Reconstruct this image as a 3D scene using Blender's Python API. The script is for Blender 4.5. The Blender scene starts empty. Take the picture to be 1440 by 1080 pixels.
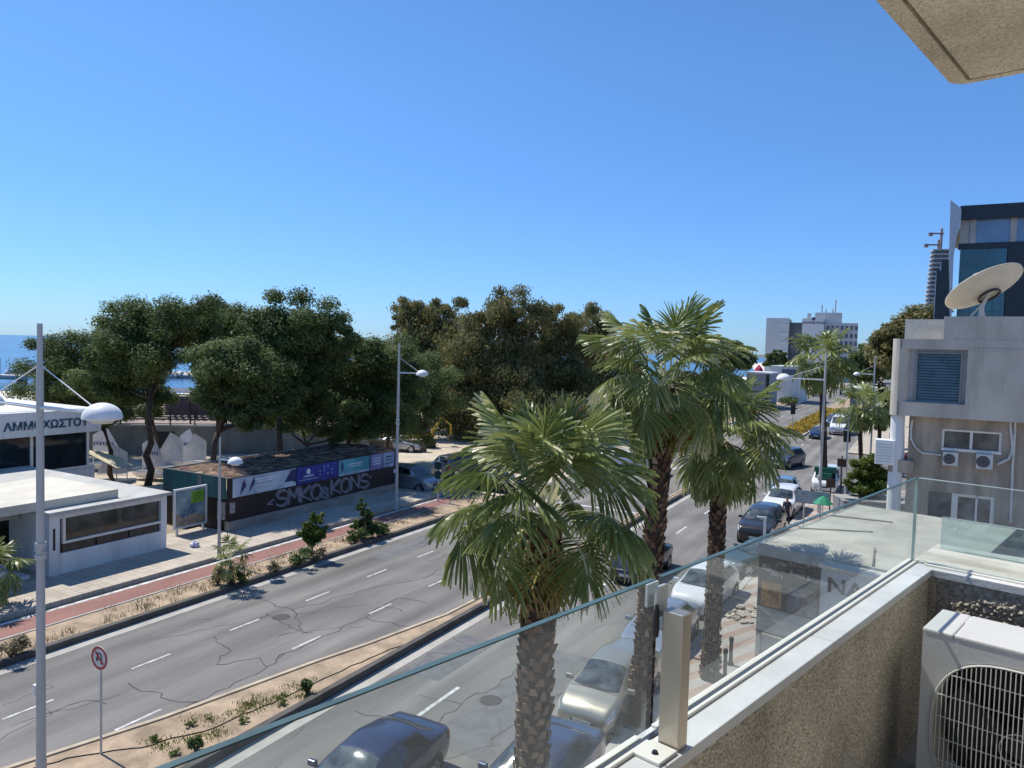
import bpy, bmesh, math, random
import numpy as np
from mathutils import Vector, Matrix
R = math.radians
sc = bpy.context.scene
col = sc.collection
rng = random.Random(7)
nrg = np.random.default_rng(11)

# ------------------------------------------------------------------ camera
EYE = Vector((0, 0, 10.0))
F = 1040.0
CAMROT = Matrix.Rotation(R(90 - 2.75), 3, 'X') @ Matrix.Rotation(R(1.57), 3, 'Z')
cd = bpy.data.cameras.new('camera'); cam = bpy.data.objects.new('camera', cd); col.objects.link(cam)
cam.location = EYE; cam.rotation_euler = CAMROT.to_euler()
cd.sensor_width = 36; cd.lens = 36 * F / 1440; cd.clip_start = 0.05; cd.clip_end = 90000
sc.camera = cam

def ray(px, py):
    return CAMROT @ Vector(((px - 720) / F, (540 - py) / F, -1))
def gp(px, py, z=0.0):            # point at height z seen at a photo pixel
    d = ray(px, py); return EYE + d * ((z - EYE.z) / d.z)
def dp(px, py, Y):                # point at forward distance Y
    d = ray(px, py); return EYE + d * (Y / d.y)
# road frame: s to the right across the road, t along it
HD = 29.0
U = Vector((math.sin(R(HD)), math.cos(R(HD)), 0)); N = Vector((math.cos(R(HD)), -math.sin(R(HD)), 0))
def W(s, t, z=0.0): v = N * s + U * t; v.z = z; return v
def ST(p): return (p.dot(N), p.dot(U), p.z)
def tp(px, py, t):                # (s, z) on the vertical plane t = const
    d = ray(px, py); k = t / d.dot(U); p = EYE + d * k; return (p.dot(N), p.z)
def sp(px, py, s):                # (t, z) on the vertical plane s = const
    d = ray(px, py); k = s / d.dot(N); p = EYE + d * k; return (p.dot(U), p.z)

# ------------------------------------------------------------------ tagging
def tag(o, label=None, cat=None, group=None, kind=None):
    if label: o['label'] = label
    if cat: o['category'] = cat
    if group: o['group'] = group
    if kind: o['kind'] = kind
    return o
def empty(name, loc=(0, 0, 0), rz=0.0, label=None, cat=None, group=None):
    o = bpy.data.objects.new(name, None); col.objects.link(o)
    o.location = loc; o.rotation_euler = (0, 0, rz); o.empty_display_size = .2
    return tag(o, label, cat, group)
def road_empty(name, s=0, t=0, z=0, label=None, cat=None, group=None, rz=0):
    return empty(name, W(s, t, z), R(-HD) + rz, label, cat, group)
CH = {}
def copy_tree(o, parent=None):
    c = o.copy(); col.objects.link(c); c.parent = parent
    for ch in list(o.children): copy_tree(ch, c)
    return c
def dup(o, loc, rz=None, scale=None, label=None):
    c = copy_tree(o); c.location = loc
    if rz is not None: c.rotation_euler = (0, 0, rz)
    if scale is not None: c.scale = (scale,) * 3 if not hasattr(scale, '__len__') else scale
    if label: c['label'] = label
    return c

# ------------------------------------------------------------------ mesh builder
class MB:
    def __init__(s): s.v = []; s.f = []; s.c = None
    def add(s, vs, fs):
        b = len(s.v); s.v.extend([tuple(x) for x in vs]); s.f.extend([tuple(i + b for i in f) for f in fs]); return s
    def box(s, x0, x1, y0, y1, z0, z1, bev=0.0, m=None):
        if x1 < x0: x0, x1 = x1, x0
        if y1 < y0: y0, y1 = y1, y0
        if z1 < z0: z0, z1 = z1, z0
        if bev <= 0:
            vs = [(x, y, z) for z in (z0, z1) for y in (y0, y1) for x in (x0, x1)]
            fs = [(0, 2, 3, 1), (4, 5, 7, 6), (0, 1, 5, 4), (2, 6, 7, 3), (0, 4, 6, 2), (1, 3, 7, 5)]
        else:
            bm = bmesh.new(); bmesh.ops.create_cube(bm, size=1)
            for v in bm.verts:
                v.co = Vector(((x0 + x1) / 2 + v.co.x * (x1 - x0), (y0 + y1) / 2 + v.co.y * (y1 - y0), (z0 + z1) / 2 + v.co.z * (z1 - z0)))
            bmesh.ops.bevel(bm, geom=bm.edges[:], offset=bev, segments=2, profile=.5, affect='EDGES')
            bm.verts.index_update(); vs = [v.co.copy() for v in bm.verts]; fs = [[v.index for v in f.verts] for f in bm.faces]; bm.free()
        if m is not None: vs = [m @ Vector(v) for v in vs]
        return s.add(vs, fs)
    def tube(s, pts, rad, n=8, cap=True):
        pts = [Vector(p) for p in pts]
        if not hasattr(rad, '__len__'): rad = [rad] * len(pts)
        vs = []; fs = []
        up = Vector((0, 0, 1))
        for i, p in enumerate(pts):
            d = (pts[min(i + 1, len(pts) - 1)] - pts[max(i - 1, 0)])
            d = d.normalized() if d.length > 1e-9 else Vector((0, 0, 1))
            a = d.cross(up) if abs(d.z) < .95 else d.cross(Vector((0, 1, 0)))
            a.normalize(); b = d.cross(a)
            for k in range(n):
                th = 2 * math.pi * k / n
                vs.append(p + (a * math.cos(th) + b * math.sin(th)) * rad[i])
        for i in range(len(pts) - 1):
            for k in range(n):
                fs.append((i * n + k, i * n + (k + 1) % n, (i + 1) * n + (k + 1) % n, (i + 1) * n + k))
        if cap: fs.append(tuple(range(n - 1, -1, -1))); fs.append(tuple((len(pts) - 1) * n + k for k in range(n)))
        return s.add(vs, fs)
    def lathe(s, prof, n=16, c=(0, 0, 0), axis='Z', cap=False):
        vs = []; fs = []
        for r, h in prof:
            for k in range(n):
                th = 2 * math.pi * k / n
                p = (r * math.cos(th), r * math.sin(th), h)
                if axis == 'X': p = (p[2], p[0], p[1])
                if axis == 'Y': p = (p[0], p[2], p[1])
                vs.append((p[0] + c[0], p[1] + c[1], p[2] + c[2]))
        for i in range(len(prof) - 1):
            for k in range(n):
                fs.append((i * n + k, i * n + (k + 1) % n, (i + 1) * n + (k + 1) % n, (i + 1) * n + k))
        if cap: fs.append(tuple(range(n - 1, -1, -1))); fs.append(tuple((len(prof) - 1) * n + k for k in range(n)))
        return s.add(vs, fs)
    def prism(s, poly, z0, z1):
        n = len(poly); vs = [(x, y, z0) for x, y in poly] + [(x, y, z1) for x, y in poly]
        fs = [tuple(range(n - 1, -1, -1)), tuple(range(n, 2 * n))] + [(i, (i + 1) % n, n + (i + 1) % n, n + i) for i in range(n)]
        return s.add(vs, fs)
    def quad(s, a, b, c, d): return s.add([a, b, c, d], [(0, 1, 2, 3)])
    def poly(s, pts): return s.add(pts, [tuple(range(len(pts)))])
    def build(s, name, mat, parent=None, smooth=False, label=None, xf=None):
        me = bpy.data.meshes.new(name)
        v = s.v if xf is None else [tuple(xf @ Vector(p)) for p in s.v]
        me.from_pydata(v, [], s.f); me.update()
        if smooth: me.polygons.foreach_set('use_smooth', [True] * len(me.polygons))
        if s.c is not None:
            at = me.attributes.new('tone', 'FLOAT', 'FACE'); at.data.foreach_set('value', s.c)
        mats = mat if isinstance(mat, (list, tuple)) else [mat]
        for m_ in mats: me.materials.append(m_)
        o = bpy.data.objects.new(name, me); col.objects.link(o)
        if parent is not None: o.parent = parent
        if label: o['label'] = label
        return o

def np_mesh(name, V, nper, mat, parent=None, tone=None, smooth=False):
    """V: (k, nper, 3) separate polygons"""
    k = V.shape[0]
    me = bpy.data.meshes.new(name)
    me.vertices.add(k * nper); me.vertices.foreach_set('co', V.reshape(-1).astype(np.float32))
    me.loops.add(k * nper); me.loops.foreach_set('vertex_index', np.arange(k * nper, dtype=np.int32))
    me.polygons.add(k); me.polygons.foreach_set('loop_start', np.arange(0, k * nper, nper, dtype=np.int32))
    me.polygons.foreach_set('loop_total', np.full(k, nper, dtype=np.int32))
    me.update(calc_edges=True)
    if tone is not None:
        at = me.attributes.new('tone', 'FLOAT', 'FACE'); at.data.foreach_set('value', tone.astype(np.float32))
    me.materials.append(mat)
    o = bpy.data.objects.new(name, me); col.objects.link(o)
    if parent is not None: o.parent = parent
    return o

def text_mb(body, size, off=0.0, extrude=0.0, align='LEFT', sx=1.0, shear=0.0):
    cu = bpy.data.curves.new('lettering', 'FONT'); cu.body = body; cu.size = size; cu.offset = off; cu.extrude = extrude
    cu.align_x = align; cu.shear = shear; cu.resolution_u = 4
    o = bpy.data.objects.new('lettering', cu); col.objects.link(o)
    dg = bpy.context.evaluated_depsgraph_get(); me = bpy.data.meshes.new_from_object(o.evaluated_get(dg))
    mb = MB(); mb.add([(v.co.x * sx, v.co.y, v.co.z) for v in me.vertices], [tuple(p.vertices) for p in me.polygons])
    bpy.data.objects.remove(o); bpy.data.curves.remove(cu); bpy.data.meshes.remove(me)
    return mb
def frame_mat(X, Y, Z, loc):
    m = Matrix.Identity(4)
    for i, a in enumerate((X, Y, Z)):
        for j in range(3): m[j][i] = a[j]
    for j in range(3): m[j][3] = loc[j]
    return m
def on_s(x, y, z): return frame_mat((0, 1, 0), (0, 0, 1), (1, 0, 0), (x, y, z))     # lettering facing the road
def on_t(x, y, z): return frame_mat((1, 0, 0), (0, 0, 1), (0, -1, 0), (x, y, z))    # lettering facing back down the road

# ------------------------------------------------------------------ materials
MATS = {}
def mat(name, c, rough=.6, metal=0.0, var=.12, scale=4.0, bump=0.0, bscale=60.0, spec=.5, coat=0.0, c2=None, stretch=None, detail=6, lo=.35, hi=.65, bdist=.02):
    if name in MATS: return MATS[name]
    m = bpy.data.materials.new(name); m.use_nodes = True; nt = m.node_tree; L = nt.links
    p = nt.nodes['Principled BSDF']
    p.inputs['Roughness'].default_value = rough; p.inputs['Metallic'].default_value = metal
    p.inputs['Specular IOR Level'].default_value = spec; p.inputs['Coat Weight'].default_value = coat
    tc = nt.nodes.new('ShaderNodeTexCoord'); vec = tc.outputs['Object']
    if stretch:
        mp = nt.nodes.new('ShaderNodeMapping'); mp.inputs['Scale'].default_value = stretch; L.new(vec, mp.inputs['Vector']); vec = mp.outputs['Vector']
    nz = nt.nodes.new('ShaderNodeTexNoise'); nz.inputs['Scale'].default_value = scale; nz.inputs['Detail'].default_value = detail; nz.inputs['Roughness'].default_value = .6
    L.new(vec, nz.inputs['Vector'])
    cr = nt.nodes.new('ShaderNodeValToRGB'); a, b = cr.color_ramp.elements
    a.position = lo; b.position = hi
    a.color = (*[max(0, x * (1 - var)) for x in c], 1); b.color = (*(c2 if c2 else [min(1, x * (1 + var)) for x in c]), 1)
    L.new(nz.outputs['Fac'], cr.inputs['Fac']); L.new(cr.outputs['Color'], p.inputs['Base Color'])
    if bump > 0:
        n2 = nt.nodes.new('ShaderNodeTexNoise'); n2.inputs['Scale'].default_value = bscale; n2.inputs['Detail'].default_value = 4
        L.new(tc.outputs['Object'], n2.inputs['Vector'])
        bp = nt.nodes.new('ShaderNodeBump'); bp.inputs['Strength'].default_value = bump; bp.inputs['Distance'].default_value = bdist
        L.new(n2.outputs['Fac'], bp.inputs['Height']); L.new(bp.outputs['Normal'], p.inputs['Normal'])
    MATS[name] = m; return m
def node_of(m, t): return next(n for n in m.node_tree.nodes if n.type == t)
def mixnode(nt, fac, a, b, mode='MIX'):
    n = nt.nodes.new('ShaderNodeMix'); n.data_type = 'RGBA'; n.blend_type = mode
    for i, x in ((0, fac), (6, a), (7, b)):
        if hasattr(x, 'links') or hasattr(x, 'is_linked'): nt.links.new(x, n.inputs[i])
        else: n.inputs[i].default_value = x if i == 0 else (*x, 1)
    return n.outputs[2]
def leafmat(name, ca, cb, cc=None, trans=.25, rough=.55):
    m = bpy.data.materials.new(name); m.use_nodes = True; nt = m.node_tree; L = nt.links
    p = nt.nodes['Principled BSDF']; out = nt.nodes['Material Output']
    p.inputs['Roughness'].default_value = rough; p.inputs['Specular IOR Level'].default_value = .35
    at = nt.nodes.new('ShaderNodeAttribute'); at.attribute_name = 'tone'
    cr = nt.nodes.new('ShaderNodeValToRGB'); e = cr.color_ramp.elements
    e[0].color = (*ca, 1); e[1].color = (*cb, 1); e[0].position = .1; e[1].position = .75
    if cc: k = e.new(.95); k.color = (*cc, 1)
    L.new(at.outputs['Fac'], cr.inputs['Fac']); L.new(cr.outputs['Color'], p.inputs['Base Color'])
    tr = nt.nodes.new('ShaderNodeBsdfTranslucent'); L.new(cr.outputs['Color'], tr.inputs['Color'])
    mx = nt.nodes.new('ShaderNodeMixShader'); mx.inputs[0].default_value = trans
    L.new(p.outputs[0], mx.inputs[1]); L.new(tr.outputs[0], mx.inputs[2]); L.new(mx.outputs[0], out.inputs['Surface'])
    return m
def glassmat(name, tint=(.9, .96, .94), dust=.06, gloss=.08, rough=.02):
    m = bpy.data.materials.new(name); m.use_nodes = True; nt = m.node_tree; L = nt.links
    nt.nodes.remove(nt.nodes['Principled BSDF']); out = nt.nodes['Material Output']
    t = nt.nodes.new('ShaderNodeBsdfTransparent'); t.inputs[0].default_value = (*tint, 1)
    g = nt.nodes.new('ShaderNodeBsdfGlossy'); g.inputs['Roughness'].default_value = rough
    d = nt.nodes.new('ShaderNodeBsdfTranslucent'); d.inputs[0].default_value = (.8, .8, .76, 1)
    d2 = nt.nodes.new('ShaderNodeBsdfDiffuse'); d2.inputs[0].default_value = (.8, .8, .76, 1)
    dm = nt.nodes.new('ShaderNodeMixShader'); dm.inputs[0].default_value = .5; L.new(d.outputs[0], dm.inputs[1]); L.new(d2.outputs[0], dm.inputs[2])
    tc = nt.nodes.new('ShaderNodeTexCoord'); nz = nt.nodes.new('ShaderNodeTexNoise'); nz.inputs['Scale'].default_value = 1.7; nz.inputs['Detail'].default_value = 5
    L.new(tc.outputs['Object'], nz.inputs['Vector'])
    mr = nt.nodes.new('ShaderNodeMapRange'); mr.inputs[1].default_value = .3; mr.inputs[2].default_value = .75; mr.inputs[3].default_value = dust * .5; mr.inputs[4].default_value = dust * 1.5
    L.new(nz.outputs['Fac'], mr.inputs[0])
    a = nt.nodes.new('ShaderNodeMixShader'); L.new(mr.outputs[0], a.inputs[0]); L.new(t.outputs[0], a.inputs[1]); L.new(dm.outputs[0], a.inputs[2])
    fr = nt.nodes.new('ShaderNodeLayerWeight'); fr.inputs[0].default_value = .12
    ma = nt.nodes.new('ShaderNodeMath'); ma.operation = 'MULTIPLY_ADD'; ma.inputs[1].default_value = .17; ma.inputs[2].default_value = gloss * .4
    L.new(fr.outputs['Fresnel'], ma.inputs[0])
    b = nt.nodes.new('ShaderNodeMixShader'); L.new(ma.outputs[0], b.inputs[0]); L.new(a.outputs[0], b.inputs[1]); L.new(g.outputs[0], b.inputs[2])
    L.new(b.outputs[0], out.inputs['Surface'])
    return m

def streaky(m, amt=.35, sc_=2.2):
    nt = m.node_tree; tc = node_of(m, 'TEX_COORD'); p = node_of(m, 'BSDF_PRINCIPLED'); src = p.inputs['Base Color'].links[0].from_socket
    mp = nt.nodes.new('ShaderNodeMapping'); mp.inputs['Scale'].default_value = (sc_, sc_, .16); nt.links.new(tc.outputs['Object'], mp.inputs['Vector'])
    nz = nt.nodes.new('ShaderNodeTexNoise'); nz.inputs['Scale'].default_value = 1.6; nz.inputs['Detail'].default_value = 8; nz.inputs['Roughness'].default_value = .7; nt.links.new(mp.outputs[0], nz.inputs['Vector'])
    r_ = nt.nodes.new('ShaderNodeMapRange'); r_.inputs[1].default_value = .52; r_.inputs[2].default_value = .74; r_.inputs[3].default_value = 0; r_.inputs[4].default_value = amt; nt.links.new(nz.outputs['Fac'], r_.inputs[0])
    nt.links.new(mixnode(nt, r_.outputs[0], src, (.17, .15, .12)), p.inputs['Base Color']); return m
white = mat('white_paint', (.74, .74, .72), .55, var=.07, scale=1.2, bump=.1, bscale=30)
whitewall = mat('white_render', (.70, .70, .69), .8, var=.10, scale=.9, bump=.15, bscale=25, stretch=(1, 1, .35))
streaky(whitewall, .30)
cream = mat('cream_roof', (.60, .56, .46), .8, var=.12, scale=.7)
metal = mat('galvanised_paint', (.50, .50, .48), .45, metal=.15, var=.08, scale=3, stretch=(1, 1, .3))
steel = mat('satin_steel', (.50, .45, .38), .32, metal=.75, var=.10, scale=9, stretch=(1, 1, .12))
alu = mat('white_aluminium', (.78, .74, .66), .55, var=.06, scale=6, bump=.05)
black = mat('black_plastic', (.015, .015, .017), .5, var=.3)
rubber = mat('tyre_rubber', (.02, .02, .02), .85, var=.3)
chrome = mat('alloy_metal', (.5, .51, .52), .3, metal=.85, var=.1)
darkglass = mat('dark_window_glass', (.018, .024, .028), .05, var=.4, scale=.8, spec=.8)
shopglass = mat('grey_window_glass', (.05, .052, .048), .08, var=.5, scale=.9, spec=.8)  # dark grey glass with mottled tone
concrete = mat('grey_concrete', (.33, .325, .30), .85, var=.16, scale=1.1, bump=.3, bscale=18)
streaky(concrete, .3)
palegrey = mat('pale_concrete', (.42, .41, .38), .85, var=.15, scale=.6, bump=.2, bscale=12)
bark = mat('pine_bark', (.085, .06, .045), .9, var=.4, scale=6, bump=.6, bscale=14)
eubark = mat('eucalyptus_bark', (.22, .18, .14), .85, var=.4, scale=3, bump=.4, bscale=9)
red = mat('red_paint', (.35, .02, .02), .4, var=.1)
green = mat('green_tarpaulin', (.01, .12, .07), .6, var=.2, scale=3)
sand = mat('pale_sand', (.50, .42, .31), .95, var=.16, scale=.5, bump=.4, bscale=4)
rustroof = mat('rusty_leaf_litter', (.16, .07, .035), .95, var=.6, scale=1.6, bump=.8, bscale=5, c2=(.34, .24, .16), lo=.4, hi=.72, bdist=.06)
teal = mat('teal_corrugated_sheet', (.02, .115, .115), .5, var=.25, scale=2, stretch=(1, 1, .3))
darkbrown = mat('dark_brown_boards', (.018, .011, .010), .6, var=.4, scale=2)
# ------------------------------------------------------------------ world, sun
SUN_EL, SUN_AZ = 58.5, -57.0        # azimuth measured clockwise from +Y
w = bpy.data.worlds.new('World'); sc.world = w; w.use_nodes = True
nt = w.node_tree; bg = nt.nodes['Background']
sky = nt.nodes.new('ShaderNodeTexSky'); sky.sky_type = 'NISHITA'; sky.sun_disc = False
sky.sun_elevation = R(SUN_EL); sky.sun_rotation = R(SUN_AZ)
sky.air_density = 1.0; sky.dust_density = 0.2; sky.ozone_density = 5.0; sky.altitude = 0
tintn = nt.nodes.new('ShaderNodeMix'); tintn.data_type = 'RGBA'; tintn.blend_type = 'MULTIPLY'; tintn.inputs[0].default_value = 1; tintn.inputs[7].default_value = (.64, .91, 1.13, 1)
nt.links.new(sky.outputs[0], tintn.inputs[6]); 
tcw = nt.nodes.new('ShaderNodeTexCoord'); sxw = nt.nodes.new('ShaderNodeSeparateXYZ'); nt.links.new(tcw.outputs['Generated'], sxw.inputs[0])
rw_ = nt.nodes.new('ShaderNodeValToRGB'); rw_.color_ramp.elements[0].position = 0.0; rw_.color_ramp.elements[1].position = .34
rw_.color_ramp.elements[0].color = (.72, .76, .97, 1); rw_.color_ramp.elements[1].color = (.97, .98, 1, 1); nt.links.new(sxw.outputs[2], rw_.inputs[0])
t2n = nt.nodes.new('ShaderNodeMix'); t2n.data_type = 'RGBA'; t2n.blend_type = 'MULTIPLY'; t2n.inputs[0].default_value = 1
nt.links.new(tintn.outputs[2], t2n.inputs[6]); nt.links.new(rw_.outputs[0], t2n.inputs[7]); nt.links.new(t2n.outputs[2], bg.inputs[0]); bg.inputs[1].default_value = 0.116
sl = bpy.data.lights.new('sun', 'SUN'); sl.energy = 4.2; sl.angle = R(.53); sl.color = (1, .95, .87)
so = bpy.data.objects.new('sun', sl); col.objects.link(so)
sd = Vector((math.sin(R(SUN_AZ)) * math.cos(R(SUN_EL)), math.cos(R(SUN_AZ)) * math.cos(R(SUN_EL)), math.sin(R(SUN_EL))))
so.rotation_euler = sd.to_track_quat('Z', 'Y').to_euler(); so.location = (-30, 30, 60)
vs = sc.view_settings; vs.view_transform = 'Standard'; vs.look = 'None'; vs.exposure = 0.30; vs.gamma = 1
sc.cycles.max_bounces = 7; sc.cycles.transparent_max_bounces = 16; sc.cycles.diffuse_bounces = 3; sc.cycles.glossy_bounces = 3
sc.cycles.caustics_reflective = False; sc.cycles.caustics_refractive = False; sc.cycles.sample_clamp_indirect = 4
sc.cycles.use_denoising = True

# ------------------------------------------------------------------ ground, sea, road
def sheet(name, pts, z, m, kind='structure', rot=True, sub=0):
    mb = MB(); mb.poly([(x, y, z) for x, y in pts])
    o = mb.build(name, m); o['kind'] = kind
    if rot: o.rotation_euler = (0, 0, R(-HD))
    return o
def ccw(p): return p
groundm = mat('dry_ground', (.30, .25, .18), .95, var=.28, scale=.35, bump=.4, bscale=3, detail=8)
seam = mat('sea_water', (.006, .052, .15), .22, var=.35, scale=.012, bump=.35, bscale=.5, spec=.4, c2=(.02, .13, .27), stretch=(1, 2.5, 1), bdist=.25)
sheet('sea', [(-40000, -20000), (40000, -20000), (40000, 70000), (-40000, 70000)], -1.7, seam, rot=False)
coast = [(-160, -200), (-150, 60), (-104, 128), (-62, 138), (-20, 150), (40, 210), (150, 420), (318, 960), (372, 1090), (1200, 2400), (6000, 5200), (6000, -200)]
mb = MB(); mb.poly([(x, y, -.03) for x, y in coast]); g = mb.build('ground', groundm); g['kind'] = 'structure'
# beach strip sloping into the water
cs = coast[1:9]; mb = MB()
for (a, b) in zip(cs[:-1], cs[1:]):
    def off(p, k): return (p[0] - .75 * k, p[1] + .66 * k)
    def inn(p, k): return (p[0] + .75 * k, p[1] - .66 * k)
    mb.quad((*inn(a, 26), -.005), (*inn(b, 26), -.005), (*b, -.02), (*a, -.02))
    mb.quad((*a, -.02), (*b, -.02), (*off(b, 14), -2.2), (*off(a, 14), -2.2))
o = mb.build('beach', mat('beach_sand', (.66, .60, .50), .95, var=.1, scale=.2)); o['kind'] = 'structure'
# sandy lot behind the hoarding and the parking area
sheet('sandy_lot', [(-95, 27), (-29, 27), (-27.6, 40.2), (-27.6, 120), (-95, 120)], .012, sand)

asphalt = mat('worn_asphalt', (.19, .18, .163), .88, var=.26, scale=.55, bump=.35, bscale=90, stretch=(2.2, .16, 1), detail=9, lo=.3, hi=.7, bdist=.008)
nt = asphalt.node_tree; p = node_of(asphalt, 'BSDF_PRINCIPLED'); tc = node_of(asphalt, 'TEX_COORD')
base = node_of(asphalt, 'VALTORGB').outputs['Color']
gr = nt.nodes.new('ShaderNodeTexNoise'); gr.inputs['Scale'].default_value = 45; gr.inputs['Detail'].default_value = 3; nt.links.new(tc.outputs['Object'], gr.inputs['Vector'])
mr = nt.nodes.new('ShaderNodeMapRange'); mr.inputs[1].default_value = .3; mr.inputs[2].default_value = .7; mr.inputs[3].default_value = .78; mr.inputs[4].default_value = 1.18; nt.links.new(gr.outputs['Fac'], mr.inputs[0])
pt = nt.nodes.new('ShaderNodeTexNoise'); pt.inputs['Scale'].default_value = .16; pt.inputs['Detail'].default_value = 5; nt.links.new(tc.outputs['Object'], pt.inputs['Vector'])
mr2 = nt.nodes.new('ShaderNodeMapRange'); mr2.inputs[1].default_value = .35; mr2.inputs[2].default_value = .65; mr2.inputs[3].default_value = .78; mr2.inputs[4].default_value = 1.18; nt.links.new(pt.outputs['Fac'], mr2.inputs[0])
mu = nt.nodes.new('ShaderNodeMath'); mu.operation = 'MULTIPLY'; nt.links.new(mr.outputs[0], mu.inputs[0]); nt.links.new(mr2.outputs[0], mu.inputs[1])
wv = nt.nodes.new('ShaderNodeTexWave'); wv.bands_direction = 'X'; wv.inputs['Scale'].default_value = .215; wv.inputs['Distortion'].default_value = 1.2; wv.inputs['Detail Scale'].default_value = .15; nt.links.new(tc.outputs['Object'], wv.inputs['Vector'])
mr3 = nt.nodes.new('ShaderNodeMapRange'); mr3.inputs[3].default_value = .86; mr3.inputs[4].default_value = 1.06; nt.links.new(wv.outputs['Fac'], mr3.inputs[0])
mu2 = nt.nodes.new('ShaderNodeMath'); mu2.operation = 'MULTIPLY'; nt.links.new(mu.outputs[0], mu2.inputs[0]); nt.links.new(mr3.outputs[0], mu2.inputs[1]); mu = mu2
cx = nt.nodes.new('ShaderNodeCombineColor')
for i in range(3): nt.links.new(mu.outputs[0], cx.inputs[i])
nt.links.new(mixnode(nt, 1.0, base, cx.outputs[0], 'MULTIPLY'), p.inputs['Base Color'])
sheet('road', [(-24.0, -60), (-6.2, -60), (-6.2, 420), (-24.0, 420)], 0.0, asphalt)
sheet('side_road', [(-6.2, 63), (60, 63), (60, 84), (-6.2, 84)], -.004, asphalt)
sheet('parking_entry', [(-60, 43), (-24.0, 43), (-24.0, 56), (-60, 56)], .03, mat('pale_beige_dust', (.52, .45, .35), .95, var=.12, scale=.4, bump=.3, bscale=6))  # pale beige dust, faintly mottled

kerbm = mat('kerb_concrete', (.085, .078, .07), .9, var=.3, scale=1.5, bump=.3, bscale=20)
gutter = mat('gutter_concrete', (.40, .38, .335), .9, var=.15, scale=1.2, bump=.3, bscale=25)
lighttile = mat('beige_paving', (.50, .44, .36), .85, var=.14, scale=.6, bump=.2, bscale=20)
nt = lighttile.node_tree; tc = node_of(lighttile, 'TEX_COORD'); br = nt.nodes.new('ShaderNodeTexBrick'); br.inputs['Scale'].default_value = 1.0
br.inputs['Brick Width'].default_value = .4; br.inputs['Row Height'].default_value = .4; br.offset = 0; br.inputs['Mortar Size'].default_value = .012
br.inputs['Color1'].default_value = (1, 1, 1, 1); br.inputs['Color2'].default_value = (.84, .82, .8, 1); br.inputs['Mortar'].default_value = (.55, .52, .5, 1)
nt.links.new(tc.outputs['Object'], br.inputs['Vector'])
nt.links.new(mixnode(nt, 1.0, node_of(lighttile, 'VALTORGB').outputs['Color'], br.outputs['Color'], 'MULTIPLY'), node_of(lighttile, 'BSDF_PRINCIPLED').inputs['Base Color'])
redpath = mat('red_cycle_paving', (.27, .135, .11), .9, var=.16, scale=.7, bump=.3, bscale=30, stretch=(1, .3, 1))
soil = mat('dry_soil', (.36, .27, .18), .95, var=.3, scale=1.3, bump=.7, bscale=9, detail=8, bdist=.04)
whiteline = mat('road_paint', (.48, .48, .46), .85, var=.5, scale=4, lo=.3, hi=.65, detail=9)

def strip(name, s0, s1, t0, t1, z0, z1, m, kind='structure'):
    o = MB().box(s0, s1, t0, t1, z0, z1).build(name, m); o.rotation_euler = (0, 0, R(-HD)); o['kind'] = kind; return o
# left side of the road: kerb, planting bed, red path, step, beige pavement
T0, T1 = 2, 41
strip('kerb', -23.95, -23.72, T0, T1, -.02, .21, kerbm)
strip('gutter', -23.72, -23.25, T0, T1, -.02, .006, gutter)
strip('planting_bed', -25.55, -23.95, T0, T1, -.02, .14, soil)
strip('path_edging', -25.65, -25.55, T0, T1, -.02, .17, gutter)
strip('cycle_path', -26.95, -25.65, T0, T1, -.02, .12, redpath)
strip('path_line', -27.15, -26.95, T0, T1, -.02, .125, whiteline)
strip('pavement_step', -27.45, -27.15, T0, T1, -.02, .05, black)
strip('pavement', -32.6, -27.45, T0, T1, -.02, .26, lighttile)
strip('kerb', -23.97, -23.70, T0, 11.6, -.015, .215, mat('yellow_kerb_paint', (.42, .27, .03), .8, var=.35, scale=5))
# beyond the parking entry
strip('kerb', -23.95, -23.72, 56, 330, -.02, .17, gutter)
strip('planting_bed', -25.8, -23.95, 56, 330, -.02, .14, soil)
strip('pavement', -30, -25.8, 56, 330, -.02, .12, lighttile)
# median, tapering from a planted island to a narrow kerb
mp = [(-14.4, -2), (-14.4, 62), (-14.72, 62), (-14.72, 27), (-14.84, 22.4), (-15.48, 18.76), (-15.96, 16.66), (-16.31, 14.75), (-16.79, 12.13), (-17.55, 9.4), (-19.4, 2.5), (-20.3, -2)]
mo = MB().prism(mp, -.02, .14).build('median', soil); mo.rotation_euler = (0, 0, R(-HD)); mo['kind'] = 'structure'
def ribbon(name, pts, wd, z0, z1, m, kind='structure'):
    mb = MB()
    for a, b in zip(pts[:-1], pts[1:]):
        a = Vector(a); b = Vector(b); d = (b - a).normalized(); q = Vector((-d.y, d.x)) * wd / 2
        mb.prism([tuple(a - q), tuple(b - q), tuple(b + q), tuple(a + q)], z0, z1)
    o = mb.build(name, m); o['kind'] = kind; o.rotation_euler = (0, 0, R(-HD)); return o
ribbon('kerb', [(-14.3, -2), (-14.3, 62)], .2, -.02, .24, kerbm)
ribbon('gutter', [(-13.97, -2), (-13.97, 62)], .46, -.02, .006, gutter)
ribbon('kerb', [(-20.37, -2), (-19.47, 2.5), (-17.62, 9.4), (-16.86, 12.13), (-16.38, 14.75), (-16.03, 16.66), (-15.55, 18.76), (-14.91, 22.4), (-14.79, 27), (-14.79, 62)], .13, -.02, .18, mat('buff_kerb', (.44, .36, .26), .9, var=.2, scale=2))
strip('median', -15.9, -12.8, 97, 330, -.02, .16, soil)
ribbon('kerb', [(-12.7, 97), (-12.7, 330)], .2, -.02, .2, gutter)
ribbon('kerb', [(-16.0, 97), (-16.0, 330)], .2, -.02, .2, gutter)
ribbon('kerb', [(-15.9, 96.9), (-12.8, 96.9)], .2, -.02, .2, gutter)
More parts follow.
